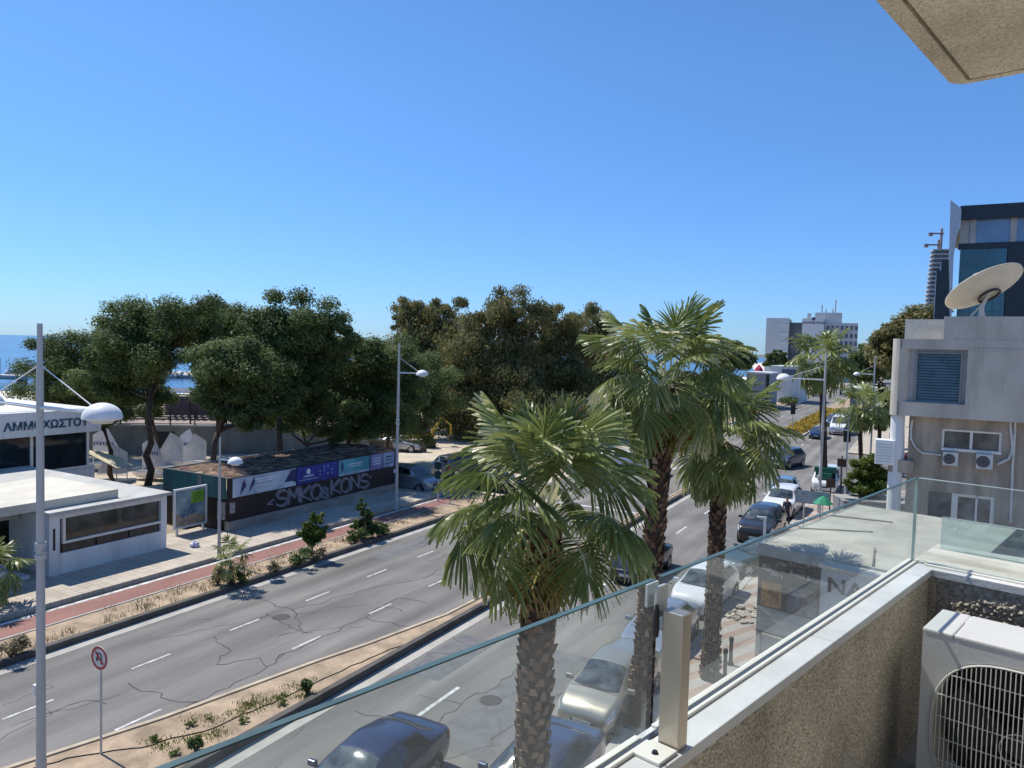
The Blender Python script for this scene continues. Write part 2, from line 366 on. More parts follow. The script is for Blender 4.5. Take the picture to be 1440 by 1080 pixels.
# right pavement
strip('kerb', -6.45, -6.2, -40, 63, -.02, .15, gutter)
rp = mat('concrete_forecourt', (.40, .37, .33), .9, var=.15, scale=.5, bump=.3, bscale=20)
nt = rp.node_tree; tc = node_of(rp, 'TEX_COORD'); wv = nt.nodes.new('ShaderNodeTexWave'); wv.wave_type = 'BANDS'; wv.bands_direction = 'X'; wv.inputs['Scale'].default_value = .42; wv.inputs['Distortion'].default_value = .15
mpn = nt.nodes.new('ShaderNodeMapping'); mpn.inputs['Rotation'].default_value = (0, 0, R(25)); nt.links.new(tc.outputs['Object'], mpn.inputs['Vector']); nt.links.new(mpn.outputs[0], wv.inputs['Vector'])
c2 = nt.nodes.new('ShaderNodeValToRGB'); c2.color_ramp.elements[0].position = .55; c2.color_ramp.elements[1].position = .6
c2.color_ramp.elements[0].color = (1, 1, 1, 1); c2.color_ramp.elements[1].color = (.90, .70, .62, 1); nt.links.new(wv.outputs['Fac'], c2.inputs['Fac'])
nt.links.new(mixnode(nt, 1.0, node_of(rp, 'VALTORGB').outputs['Color'], c2.outputs['Color'], 'MULTIPLY'), node_of(rp, 'BSDF_PRINCIPLED').inputs['Base Color'])
strip('pavement', -6.2, 40, -40, 63, -.02, .13, rp)
strip('kerb', -6.45, -6.2, 84, 330, -.02, .15, gutter)
strip('pavement', -6.2, 60, 84, 330, -.02, .13, lighttile)

# lane markings
mb = MB(); z = .006
for s_, ts in ((-20.48, [6.5 + 3.61 * k for k in range(0, 15)]), (-17.55, [11.3, 17.35] + [21.2 + 3.78 * k for k in range(0, 10)])):
    for t_ in ts:
        if t_ < 8 and s_ > -19: continue
        mb.box(s_ - .045, s_ + .045, t_, t_ + 1.3, z, z + .001)
for k in range(16): mb.box(-11.55, -11.43, 4 + k * 6, 6 + k * 6, z, z + .001)
for t_ in (43.5,): mb.box(-23.2, -14.9, t_, t_ + .35, z, z + .001)
# turn arrow near the median
a0, t0 = -16.2, 29.5
mb.prism([(a0 - .09, t0 - 2.2), (a0 + .09, t0 - 2.2), (a0 + .09, t0), (a0 - .09, t0)], z, z + .001)
mb.prism([(a0 + .091, t0 - .25), (a0 + .7, t0 - .25), (a0 + .7, t0), (a0 + .091, t0)], z, z + .001)
mb.prism([(a0 + .701, t0 - .55), (a0 + 1.15, t0 - .12), (a0 + .701, t0 + .3)], z, z + .001)
for k in range(11): mb.box(-23 + k * .75, -22.6 + k * .75, 62, 65, z, z + .001)
for k in range(40): mb.box(-20.2, -20.08, 70 + k * 6, 72 + k * 6, z, z + .001); 
for k in range(40): mb.box(-9.6, -9.48, 100 + k * 6, 102 + k * 6, z, z + .001)
ribbon('edge_line', [(-19.75, 2.5), (-17.9, 9.4), (-17.14, 12.13), (-16.65, 14.75), (-16.3, 16.66), (-15.8, 18.76), (-15.16, 22.4), (-15.0, 27), (-15.0, 62)], .06, z, z + .001, mat('faded_yellow_line', (.40, .34, .22), .9, var=.4, scale=4))
o = mb.build('road_markings', whiteline); o.rotation_euler = (0, 0, R(-HD)); o['kind'] = 'structure'
# tarred cracks, traced as wandering lines on the road
mb = MB()
def crack(pts, wd=.035, jit=.12, seed=0):
    r = random.Random(seed); P = []
    for a, b in zip(pts[:-1], pts[1:]):
        a = Vector(a); b = Vector(b); n = max(2, int((b - a).length / .3))
        for i in range(n):
            q = a.lerp(b, i / n); P.append(q + Vector((r.uniform(-1, 1), r.uniform(-1, 1))) * jit * (i > 0))
    P.append(Vector(pts[-1]))
    for i in range(len(P) - 1):
        d = (P[i + 1] - P[i]).normalized(); q = Vector((-d.y, d.x)); w0 = wd * r.uniform(.3, .75); w1 = wd * r.uniform(.3, .75)
        mb.quad((*(P[i] - q * w0), .004), (*(P[i + 1] - q * w1), .004), (*(P[i + 1] + q * w1), .004), (*(P[i] + q * w0), .004))
def cpx(pts): return [ST(gp(x, y))[:2] for x, y in pts]
CR = [[(250, 1000), (330, 960), (375, 938), (400, 920)], [(375, 938), (365, 925), (305, 935), (310, 922), (325, 915), (300, 895)], [(390, 925), (455, 895), (515, 868), (560, 880), (590, 882)],
      [(390, 895), (425, 885), (410, 857), (350, 840)], [(410, 857), (445, 850), (480, 838), (530, 825), (600, 812), (620, 800)], [(365, 870), (375, 863), (420, 886), (440, 890)],
      [(540, 850), (560, 841), (600, 848)], [(515, 868), (530, 855), (555, 855), (565, 860)], [(630, 895), (670, 910), (700, 902)], [(600, 919), (640, 921)], [(500, 1000), (545, 1012), (590, 1030)],
      [(590, 978), (650, 990), (720, 950), (780, 900)], [(650, 990), (600, 1030)], [(300, 1030), (370, 1000), (420, 985)], [(60, 1005), (120, 985), (150, 990)], [(180, 960), (240, 985), (290, 990)],
      [(600, 790), (660, 775), (640, 765)], [(850, 820), (900, 850), (880, 880)], [(760, 870), (830, 850), (900, 800)], [(690, 1040), (760, 1000), (850, 930)]]
for i, c in enumerate(CR): crack(cpx(c), .034, .13, i)
rr = random.Random(14)
for i in range(46):
    s_ = rr.choice((rr.uniform(-23.2, -16), rr.uniform(-14, -8))); t_ = rr.uniform(9, 45); a_ = rr.uniform(-1, 1); crack([(s_, t_), (s_ + a_ * .6, t_ + rr.uniform(.4, 1.5)), (s_ + a_ * 1.4 + rr.uniform(-.6, .6), t_ + rr.uniform(1, 3))], .016, .12, 200 + i)
rr = random.Random(4)
for i in range(16):
    s_ = rr.uniform(-23, -16); t_ = rr.uniform(26, 60); crack([(s_, t_), (s_ + rr.uniform(-1, 1), t_ + rr.uniform(1, 3)), (s_ + rr.uniform(-2, 2), t_ + rr.uniform(3, 6))], .04, .15, 50 + i)
o = mb.build('road_cracks', mat('tar_seal', (.055, .053, .05), .8, var=.3)); o.rotation_euler = (0, 0, R(-HD)); o['kind'] = 'structure'
# repaired patches
mb = MB()
for (a, b, c, d) in ((-10.6, -8.7, 15, 22), (-13.6, -12.2, 18, 21.5), (-22.6, -21.4, 27, 32), (-9.2, -7.9, 33, 44)): mb.quad((a, c, .002), (b, c, .002), (b, d, .002), (a, d, .002))
o = mb.build('road_patches', mat('asphalt_patch', (.15, .15, .148), .9, var=.15, scale=2, bump=.3, bscale=80)); o.rotation_euler = (0, 0, R(-HD)); o['kind'] = 'structure'

# irrigation pipe lying along the median, manhole covers
mb = MB(); r_ = random.Random(21); P_ = [gp(x, y, .155) for x, y in [(30, 1085), (110, 1062), (200, 1050), (290, 1027), (345, 1003), (390, 985), (440, 962), (520, 925), (600, 893)]]; Q_ = []
for a, b in zip(P_[:-1], P_[1:]):
    for i in range(6): Q_.append(a.lerp(b, i / 6) + Vector((r_.uniform(-.05, .05), r_.uniform(-.05, .05), 0)))
mb.tube(Q_, .012, 5); o = mb.build('irrigation_pipe', mat('black_hose', (.02, .018, .016), .7)); tag(o, 'thin black irrigation hose wandering along the bare median', 'hose')
for lb, x, y in (('round iron manhole cover in the far carriageway near its lane dashes', 395, 868), ('round iron manhole cover in the near carriageway seen through the glass', 690, 985)):
    q = gp(x, y, 0); r0 = empty('manhole_cover', q, 0, lb, 'manhole cover'); mb = MB(); mb.lathe([(0, .007), (.3, .007), (.33, .003)], 24); mb.build('lid', mat('iron_lid', (.06, .055, .05), .6, var=.3, scale=8), r0)
# distant headland across the bay, breakwater
mb = MB(); n = 60; pr = []
hl = random.Random(3)
for i in range(n + 1):
    x = 500 + i * 60; h = 26 + 22 * math.sin(i * .31) + 10 * math.sin(i * .9 + 1) ; h *= min(1, i / 6)
    pr.append((x, 4200 - i * 16, h))
for a, b in zip(pr[:-1], pr[1:]):
    mb.quad((a[0], a[1] - 300, -2), (b[0], b[1] - 300, -2), (b[0], b[1], b[2]), (a[0], a[1], a[2]))
    mb.quad((a[0], a[1], a[2]), (b[0], b[1], b[2]), (b[0], b[1] + 900, -2), (a[0], a[1] + 900, -2))
o = mb.build('headland_hills', mat('grey_green_scrub', (.12, .14, .12), .95, var=.25, scale=.004)); o['kind'] = 'structure'  # muted grey-green scrub with broad mottling
# ------------------------------------------------------------------ own balcony (local x = across, y = along the parapet, z from eye level)
HB = 43.0
bal = empty('apartment_balcony', EYE, R(-HB), 'rough plastered balcony with pale marble coping, under a textured slab', 'balcony')
def roughcast(name, c, c2, bs=85):
    m = mat(name, c, .95, var=.2, scale=130, c2=c2, lo=.38, hi=.62, bump=.9, bscale=bs, bdist=.006, detail=5)
    nt = m.node_tree; tc = node_of(m, 'TEX_COORD'); p = node_of(m, 'BSDF_PRINCIPLED')
    vo = nt.nodes.new('ShaderNodeTexVoronoi'); vo.inputs['Scale'].default_value = 110; nt.links.new(tc.outputs['Object'], vo.inputs['Vector'])
    n2 = nt.nodes.new('ShaderNodeTexNoise'); n2.inputs['Scale'].default_value = 3; n2.inputs['Detail'].default_value = 5; nt.links.new(tc.outputs['Object'], n2.inputs['Vector'])
    r_ = nt.nodes.new('ShaderNodeMapRange'); r_.inputs[1].default_value = .3; r_.inputs[2].default_value = .7; r_.inputs[3].default_value = .72; r_.inputs[4].default_value = 1.2; nt.links.new(n2.outputs['Fac'], r_.inputs[0])
    c_ = nt.nodes.new('ShaderNodeCombineColor')
    for i in range(3): nt.links.new(r_.outputs[0], c_.inputs[i])
    nt.links.new(mixnode(nt, 1.0, node_of(m, 'VALTORGB').outputs['Color'], c_.outputs[0], 'MULTIPLY'), p.inputs['Base Color'])
    b0 = node_of(m, 'BUMP'); b2 = nt.nodes.new('ShaderNodeBump'); b2.inputs['Strength'].default_value = .7; b2.inputs['Distance'].default_value = .006
    nt.links.new(vo.outputs['Distance'], b2.inputs['Height']); nt.links.new(b0.outputs[0], b2.inputs['Normal']); nt.links.new(b2.outputs[0], p.inputs['Normal'])
    return m
cast = roughcast('roughcast_plaster', (.52, .435, .315), (.88, .785, .63), 190)
soff = roughcast('soffit_plaster', (.60, .52, .38), (.78, .70, .54), 90)
marble = mat('grey_white_marble', (.62, .61, .585), .45, var=.12, scale=2.2, bump=.12, bscale=70, c2=(.74, .735, .715))
X0 = -.82; WI = 3.60; FL = -1.62
mb = MB(); mb.box(-.932, X0 - .012, -3, WI + .2, FL - .3, -.945); mb.box(X0 - .012, 2.6, WI + .012, WI + .2, FL - .3, -.945)
par = mb.build('parapet', cast, bal)
def pebbles(n0, n1, amp, thr):
    H = nrg.random((n1, n0)); H = (H + np.roll(H, 1, 0) + np.roll(H, 1, 1) + np.roll(np.roll(H, 1, 0), 1, 1)) / 4
    return np.clip((H - thr) * 3, 0, 1) * amp
nx, nz = 620, 138; YY, ZZ = np.meshgrid(np.linspace(.55, WI - .004, nx), np.linspace(FL, -.9455, nz)); XX = X0 - .0115 + pebbles(nx, nz, .006, .40)
mb = MB(); mb.add(np.stack([XX, YY, ZZ], -1).reshape(-1, 3).tolist(), [(j * nx + i, j * nx + i + 1, (j + 1) * nx + i + 1, (j + 1) * nx + i) for j in range(nz - 1) for i in range(nx - 1)])
mb.build('rough_render', cast, bal)
mb = MB()
ys = [-3, -1.6, -.62, .40, 1.42, 2.44, 3.46]
for a, b in zip(ys[:-1], ys[1:]): mb.box(-.942, X0, a, b - .0025, -.945, -.915, .003)
mb.prism([(-.942, 3.46), (X0, 3.46), (X0, WI), (-.30, WI), (-.30, WI + .085), (-.942, WI + .085)], -.9455, -.9155)
for a, b in ((-.30, .42), (.42, 1.2), (1.2, 2.6)): mb.box(a + .0025, b, WI, WI + .085, -.945, -.915, .003)
mb.build('coping', marble, bal)
MB().box(-.83, 2.4, -3, WI + .1, FL - .25, FL).build('floor_slab', mat('balcony_tile', (.46, .42, .36), .6, var=.2, scale=2), bal)
# slab above with a drip groove
SZ = 1.05
def slabpt(px, py): d = ray(px, py); k = SZ / d.z; p = d * k; return (p.x * .7314 - p.y * .682, p.x * .682 + p.y * .7314)
cxy = slabpt(1340, 122); gxy = slabpt(1361, 113)
ex, ey = cxy; gx, gy = gxy
mb = MB(); mb.box(ex + .03, 3.2, -3, ey - .03, SZ + .012, SZ + .28)
def rounded(x0, y0, x1, y1, r):
    pts = [(x0, y0), (x1, y0), (x1, y1)]; 
    for k in range(7):
        th = R(90 + 15 * k); pts.append((x0 + r + r * math.cos(th), y1 - r + r * math.sin(th)))
    return pts
mb = MB(); mb.prism(rounded(ex, -3, 3.2, ey, .07), SZ + .02, SZ + .30)
mb.box(gx + .012, 3.2, -3, gy - .012, SZ, SZ + .0198); 
rim = rounded(ex, -3, 3.2, ey, .07)
mb.prism([(ex, -3), (gx - .002, -3), (gx - .002, gy + .002), (3.2, gy + .002), (3.2, ey)] + rim[3:], SZ, SZ + .0198)
mb.build('upper_slab', soff, bal)
MB().box(1.05, 1.3, -3, 6.2, FL, SZ + .02).build('facade_wall', mat('facade_render', (.66, .60, .48), .9, var=.1), bal)
# lit ledge outside the end parapet
mb = MB(); mb.box(-.94, 2.6, WI + .2, WI + .62, -1.4, -.93, .01)
mb.build('outer_ledge', mat('weathered_ledge', (.60, .55, .44), .9, var=.4, scale=2.2, bump=.6, bscale=14, c2=(.72, .68, .6), stretch=(.5, 2.5, 1)), bal)
# building below the balcony (what carries it)
MB().box(-.93, 3.2, -3, WI + .6, -9.85, FL - .31).build('lower_wall', whitewall, bal)

# ---- glass balustrade
gm = glassmat('balustrade_glass', tint=(.95,.98,.97), dust=.04, gloss=.03)
edge = mat('glass_edge', (.055, .105, .12), .55, var=.3, scale=3, spec=.3)
def on_bal(name, label, cat, group=None): return empty(name, EYE, R(-HB), label, cat, group)
GX = -.915; GT = -.53
balu = on_bal('glass_balustrade', 'frameless clear glass balustrade along the marble coping, held by a steel post', 'balustrade')
def pane(y0, y1, top=GT, bot=-.86, mitre=False):
    g_ = MB().box(GX - .006, GX + .006, y0, y1, -.911, top - .003).build('glass_panel', gm, balu)
    MB().box(GX - .0065, GX + .0065, y0, y1, top - .0028, top).build('glass_edge', edge, g_)
    return g_
pane(-1.6, 1.485); g2 = pane(1.515, 3.665)
MB().box(GX - .0055, GX + .0055, 3.6655, 3.676, -.911, GT - .003).build('glass_edge', mat('glass_side_edge', (.33, .46, .45), .2, var=.2), g2)
g3 = MB().box(GX + .008, 2.2, 3.668, 3.68, -.912, GT - .003).build('glass_panel', gm, balu)
MB().box(GX + .008, 2.2, 3.6675, 3.6805, GT - .0028, GT).build('glass_edge', mat('bright_glass_edge', (.45, .52, .49), .25, var=.2), g3)
# base rail: white channel
mb = MB()
for y0, y1 in ((-1.6, 1.47), (1.54, 3.70)):
    mb.box(-.940, -.9225, y0, y1, -.915, -.908, .002); mb.box(-.9075, -.897, y0, y1, -.915, -.906, .002)
mb.build('base_rail', alu, balu)
MB().box(-.9223, -.9077, -1.6, 3.70, -.915, -.9115).build('rail_gasket', black, balu)
mb = MB(); mb.box(-.862, 2.2, 3.684, 3.70, -.9148, -.907, .002); mb.box(-.862, 2.2, 3.65, 3.662, -.9148, -.907, .002); mb.build('end_rail', alu, balu)
# post
MB().box(-.885, -.831, 1.482, 1.522, -.915, -.596, .0025).build('post', steel, balu)
mb = MB(); mb.box(-.932, -.9235, 1.478, 1.526, -.60, -.545, .002); mb.box(-.9065, -.898, 1.478, 1.526, -.62, -.545, .002); mb.box(-.9235, -.9065, 1.499, 1.5005, -.595, -.57); mb.box(-.898, -.886, 1.49, 1.515, -.615, -.60)
mb.build('clamp', mat('clamp_metal', (.62, .64, .64), .35, metal=.4), balu)
mb = MB(); mb.lathe([(0, 0), (.006, 0), (.008, .02), (.006, .06), (.004, .075), (0, .075)], 10, (-.897, 1.476, -.66)); mb.build('clamp_screw', black, balu)
mb = MB(); mb.box(-.90, -.83, 1.40, 1.478, -.914, -.906, .002); mb.build('foot_plate', alu, balu)
MB().lathe([(0, 0), (.008, 0), (.006, .006), (0, .006)], 12, (-.86, 1.43, -.906)).build('bolt', black, balu)
# second, lower glass panel on the outer ledge
low = on_bal('glass_windbreak', 'low clear glass panel standing on the sunlit outer ledge', 'glass panel')
MB().box(-.9, 2.2, 4.095, 4.105, -.93, -.773).build('glass_panel', glassmat('windbreak_glass', (.80, .90, .92), .03, .2), low)
MB().box(-.9, 2.2, 4.0945, 4.1055, -.7728, -.770).build('glass_edge', mat('bright_glass_edge', (.4, .47, .45), .25), low)

# ---- air conditioner
ac = on_bal('air_conditioner', 'large white outdoor air conditioner unit on the balcony floor, round fan grille facing out', 'air conditioner')
acm = mat('ac_casing', (.58, .57, .53), .45, var=.05, scale=2, bump=.05, bscale=80)
AX0, AX1, AY0, AY1, AZ0, AZ1 = -.70, .14, 3.0, 3.28, FL + .05, -.98
cxg, czg, rg = -.385, -1.325, .268
def sup(th, r, e=2.7): c, s_ = math.cos(th), math.sin(th); return (cxg + r * math.copysign(abs(c) ** (2 / e), c), czg + r * math.copysign(abs(s_) ** (2 / e), s_))
n = 64
def rectpt(th):
    c, s_ = math.cos(th), math.sin(th); ks = []
    if c > 1e-6: ks.append((AX1 - .004 - cxg) / c)
    if c < -1e-6: ks.append((AX0 + .004 - cxg) / c)
    if s_ > 1e-6: ks.append((AZ1 - .004 - czg) / s_)
    if s_ < -1e-6: ks.append((AZ0 + .004 - czg) / s_)
    k = min(ks); return (cxg + c * k, czg + s_ * k)
ths = sorted([2 * math.pi * i / n for i in range(n)] + [math.atan2(z_ - czg, x_ - cxg) % (2 * math.pi) for x_ in (AX0 + .004, AX1 - .004) for z_ in (AZ0 + .004, AZ1 - .004)])
mb = MB(); n = len(ths); vv = []
for th in ths:
    a = rectpt(th); b = sup(th, rg + .012); c_ = sup(th, rg)
    vv += [(a[0], AY0, a[1]), (b[0], AY0, b[1]), (c_[0], AY0 + .012, c_[1]), (c_[0], AY0 + .16, c_[1])]
mb.add(vv, [(4 * i + k, 4 * ((i + 1) % n) + k, 4 * ((i + 1) % n) + k + 1, 4 * i + k + 1) for i in range(n) for k in range(3)])
mb.add([sup(th, .02) and (sup(th, rg)[0], AY0 + .16, sup(th, rg)[1]) for th in ths], [tuple(range(n))])
mb.build('front_panel', acm, ac)
mb = MB(); mb.box(AX0, AX1, AY0 + .165, AY1, AZ0, AZ1 - .002, .012)
r4 = .004
mb.box(AX0, AX0 + .004, AY0, AY0 + .17, AZ0, AZ1 - .004); mb.box(AX1 - .004, AX1, AY0, AY0 + .17, AZ0, AZ1 - .004); mb.box(AX0 + .004, AX1 - .004, AY0 + .001, AY0 + .17, AZ0, AZ0 + .004)
mb.build('casing', acm, ac)
mb = MB(); mb.box(AX0 - .002, AX0 + .098, AY0 - .002, AY1 + .002, AZ1 - .018, AZ1, .006); mb.box(AX0 + .1, AX1 + .002, AY0 - .002, AY1 + .002, AZ1 - .018, AZ1, .006)
mb.build('lid', acm, ac)
MB().box(AX0 + .0975, AX0 + .1005, AY0 - .001, AY1, AZ1 - .018, AZ1 - .003).build('lid_seam', mat('seam_grey', (.25, .25, .24), .7), ac)
mb = MB()
def zr(x):
    t = min(1, abs((x - cxg) / rg)); return rg * (1 - t ** 2.7) ** (1 / 2.7)
k = -.255
while k < .26:
    zz = zr(cxg + k); mb.tube([(cxg + k, AY0 - .012, czg - zz), (cxg + k, AY0 - .016, czg), (cxg + k, AY0 - .012, czg + zz)], .0017, 6); k += .0145
for k in (-.2, -.12, -.04, .04, .12, .2):
    zz = zr(cxg + k); mb.tube([(cxg - zz, AY0 - .009, czg + k), (cxg + zz, AY0 - .009, czg + k)], .0022, 6)
ring = [(sup(2 * math.pi * i / 48, rg + .006)[0], AY0 - .006, sup(2 * math.pi * i / 48, rg + .006)[1]) for i in range(49)]
mb.tube(ring, .004, 6); 
ring = [(sup(2 * math.pi * i / 48, .06, 2)[0], AY0 - .009, sup(2 * math.pi * i / 48, .06, 2)[1]) for i in range(49)]
mb.tube(ring, .0022, 6)
mb.build('fan_grille', mat('grille_wire', (.60, .59, .55), .4, var=.1), ac)
mb = MB()
for a in range(3):
    th0 = a * 2.094 + .4
    vs = []
    for j in range(7):
        th = th0 + j * .2
        for r_ in (.05, .245): vs.append((cxg + r_ * math.cos(th), AY0 + .05 + .012 * j, czg + r_ * math.sin(th)))
    mb.add(vs, [(2 * j, 2 * j + 1, 2 * j + 3, 2 * j + 2) for j in range(6)])
mb.lathe([(0, .04), (.05, .045), (.06, .06), (.06, .13)], 20, (cxg, AY0, czg), 'Y')
mb.build('fan', mat('fan_plastic', (.035, .037, .04), .5), ac, smooth=False)
mb = MB(); n_ = 48
mb.add([(sup(2 * math.pi * i / n_, rg - .002)[0], AY0 + .158, sup(2 * math.pi * i / n_, rg - .002)[1]) for i in range(n_)], [tuple(range(n_))]); mb.build('coil', mat('dark_coil', (.012, .012, .013), .7), ac)
for x_ in (AX0 + .1, AX1 - .15):
    MB().box(x_, x_ + .06, AY0 - .01, AY1, FL, FL + .052).build('foot', black, ac)
# real pebbles standing out of the end wall's rough render, where the low sun rakes it
nx, nz = 300, 120; xs_ = np.linspace(-.80, .75, nx); zs_ = np.linspace(-1.53, -.95, nz)
XX, ZZ = np.meshgrid(xs_, zs_); HH = nrg.random((nz, nx)); HH = (HH + np.roll(HH, 1, 0) + np.roll(HH, 1, 1) + np.roll(np.roll(HH, 1, 0), 1, 1)) / 4
HH = np.clip((HH - .42) * 3.2, 0, 1) * (.0015 + .0125 * np.clip((-1.02 + .05 * np.sin(XX * 9) - ZZ) / .03, 0, 1)); YY = WI + .011 - HH
mb = MB(); mb.add(np.stack([XX, YY, ZZ], -1).reshape(-1, 3).tolist(), [(j * nx + i, j * nx + i + 1, (j + 1) * nx + i + 1, (j + 1) * nx + i) for j in range(nz - 1) for i in range(nx - 1)])
mb.build('pebbled_render', mat('pebble_dash', (.30, .25, .19), .9, var=.3, scale=60, c2=(.55, .49, .41)), bal)
# ------------------------------------------------------------------ vegetation
def rand_dirs(k):
    a = nrg.normal(size=(k, 3)); return a / np.linalg.norm(a, axis=1)[:, None]
def puff(c, r, k, size, up=.35, droop=0.0, elong=1.5):
    """k leaf quads spread through an ellipsoid clump"""
    d = rand_dirs(k); rad = nrg.random(k) ** .55 * np.where(nrg.random(k) < .15, 1.35, 1.0)
    P = np.array(c) + d * rad[:, None] * np.array(r)
    n = d + rand_dirs(k) * .9; n[:, 2] += up; n /= np.linalg.norm(n, axis=1)[:, None]
    a = np.cross(n, rand_dirs(k)); a[:, 2] -= droop; a /= np.linalg.norm(a, axis=1)[:, None] + 1e-9
    b = np.cross(n, a); b /= np.linalg.norm(b, axis=1)[:, None] + 1e-9
    s = (size * nrg.uniform(.6, 1.3, k))[:, None]
    return np.stack([P - a * s * elong, P + b * s * .55, P + a * s * elong, P - b * s * .55], 1)
def limb(mb, p0, p1, r0, r1, wob, seed, n=6, seg=5):
    r_ = random.Random(seed); p0 = Vector(p0); p1 = Vector(p1); L = (p1 - p0).length
    pts = [p0.lerp(p1, i / seg) + Vector((r_.uniform(-1, 1), r_.uniform(-1, 1), r_.uniform(-.5, .5))) * wob * L * (0 < i < seg) for i in range(seg + 1)]
    mb.tube(pts, [r0 + (r1 - r0) * i / seg for i in range(seg + 1)], n); return pts
pine_leaf = leafmat('pine_needles', (.068, .105, .032), (.185, .235, .074), (.31, .33, .14), .40, .6)
euc_leaf = leafmat('eucalyptus_leaves', (.13, .135, .05), (.32, .29, .115), (.52, .34, .14), .45, .5)
bush_leaf = leafmat('bush_leaves', (.05, .085, .024), (.12, .17, .045), (.22, .26, .08), .3)
dry_leaf = leafmat('dry_bush_leaves', (.14, .115, .07), (.30, .25, .14), (.44, .37, .22), .25)
lime_leaf = leafmat('lime_leaves', (.06, .10, .012), (.15, .20, .025), (.30, .28, .04), .35)
fl_leaf = leafmat('yellow_flowers_leaf', (.13, .12, .02), (.42, .28, .02), (.62, .42, .03), .3)

def tree(name, loc, H, crowns, trunk_r, leaf, label, cat='tree', group=None, k=240, size=.16, bk=bark, lean=(0, 0), seed=1, droop=0., fork=.45, elong=1.5, part='crown', limbs=9):
    """crowns: list of (dx, dy, z, rx, ry, rz) lobes; each lobe is filled with many small leaf clumps"""
    r_ = random.Random(seed); root = empty(name, loc, 0, label, cat, group)
    V = []; T = []; mb = MB()
    top = Vector((lean[0], lean[1], H * fork)); base_pts = limb(mb, (0, 0, -.05), top, trunk_r, trunk_r * .62, .03, seed, 9, 6)
    tot = sum(c[3] * c[4] * c[5] for c in crowns)
    for (dx, dy, z, rx, ry, rz) in crowns:
        c = Vector((dx, dy, z)); q = base_pts[-1 if z > H * .6 else -2]
        mids = limb(mb, q, c - Vector((0, 0, rz * .35)), trunk_r * .5, trunk_r * .2, .07, r_.random(), 6, 5)
        npf = max(6, int(limbs * 2.6 * (rx * ry * rz / tot) * len(crowns)))
        for i in range(npf):
            while True:
                u_ = Vector((r_.uniform(-1, 1), r_.uniform(-1, 1), r_.uniform(-1, 1)))
                if .25 < u_.length < 1: break
            u_ *= (.55 + .72 * r_.random() ** 1.5) / max(u_.length, .55) * min(1, u_.length + .25)
            pc = c + Vector((u_.x * rx, u_.y * ry, u_.z * rz)); pr = (rx * ry * rz) ** (1 / 3) * r_.uniform(.22, .50)
            limb(mb, mids[r_.choice((3, 4, 5))], pc, trunk_r * .14, trunk_r * .04, .06, r_.random(), 4, 3)
            kk = int(k * r_.uniform(.7, 1.3)); q4 = puff(pc, (pr * 1.15, pr * 1.15, pr * .85), kk, size, droop=droop, elong=elong)
            V.append(q4); t0 = r_.uniform(.1, .65); T.append(np.clip(t0 + nrg.normal(size=kk) * .16, 0, 1))
    np_mesh(part, np.concatenate(V), 4, leaf, root, np.concatenate(T))
    mb.build('trunk', bk, root, smooth=True)
    return root
def lobes_px(base, items):
    """crown lobes from (px, py, halfwidth_px, halfheight_px, depth_offset) at the tree's own distance"""
    out = []
    for (px, py, hw, hh, dy) in items:
        Y = base.y + dy; p = dp(px, py, Y); k = Y / F
        out.append((p.x - base.x, dy, p.z - base.z, hw * k, hw * k * .85, hh * k))
    return out
def ground_at(px, Y): p = dp(px, 600, Y); return Vector((p.x, Y, 0))
PG = 'pines behind the hoarding'
def pine(px, Y, items, H, label, r=.24, lean=(0, 0), seed=1, k=760, size=.078, fork=.5, limbs=9):
    b = ground_at(px, Y); return tree('pine_tree', b, H, lobes_px(b, items), r, pine_leaf, label, 'tree', PG, k, size, bark, lean, seed, fork=fork, limbs=limbs)
pine(150, 60, [(100, 510, 50, 40, 0), (150, 490, 46, 44, 1), (75, 540, 46, 34, -1), (125, 550, 60, 36, 1), (170, 560, 44, 32, 0)], 9, 'pine with the lowest crown, above the white club roof, sea beside it', .22, (-.8, 0), 3)
pine(208, 50, [(190, 460, 48, 38, 0), (255, 455, 54, 34, 1), (205, 500, 56, 42, 0), (160, 525, 42, 42, 1), (215, 545, 36, 24, 2)], 12, 'tall dark pine with straight trunk rising beside the teal corrugated wall', .26, (.2, 0), 5, limbs=11)
pine(292, 44, [(330, 510, 58, 38, -1), (295, 505, 36, 32, 0), (365, 530, 44, 34, 0), (325, 548, 50, 24, 0), (385, 565, 40, 28, 0), (345, 575, 40, 20, 0)], 9, 'olive tinted pine in front with forked leaning trunk, sea showing to its left', .24, (.6, 0), 8)
pine(310, 66, [(320, 450, 40, 28, 0), (290, 470, 44, 30, 0), (350, 470, 40, 30, 1)], 13, 'pine behind the forked one with a small knob of foliage on top', .22, (0, 0), 12)
pine(388, 48, [(400, 462, 56, 36, -1), (455, 470, 38, 38, -1), (420, 505, 54, 36, 0), (370, 490, 44, 38, 1), (450, 520, 40, 34, 0)], 11, 'broad dark pine with the roundest, densest crown, in the middle of the grove', .25, (.3, 0), 15, limbs=11)
pine(440, 50, [(425, 555, 46, 34, 0), (455, 585, 44, 30, 0), (400, 590, 44, 22, 0), (470, 610, 36, 16, 1)], 6, 'short pine with a low ragged crown over the hoarding roof', .17, (-.4, 0), 18, k=220)
pine(488, 53, [(500, 510, 60, 38, 0), (540, 500, 42, 32, -1), (470, 545, 44, 36, 0), (520, 570, 56, 40, 0), (555, 550, 40, 50, 1), (500, 600, 44, 24, 0), (445, 540, 40, 34, 1)], 10, 'dark pine nearest the tall single lamp, foliage hanging low over sunlit sand', .22, (.3, 0), 21)
pine(545, 62, [(560, 520, 40, 36, 0), (600, 545, 46, 44, 0), (570, 580, 48, 36, 0)], 10, 'shadowy low pine between the tall lamp and the eucalyptus trees', .22, (.2, 0), 24)
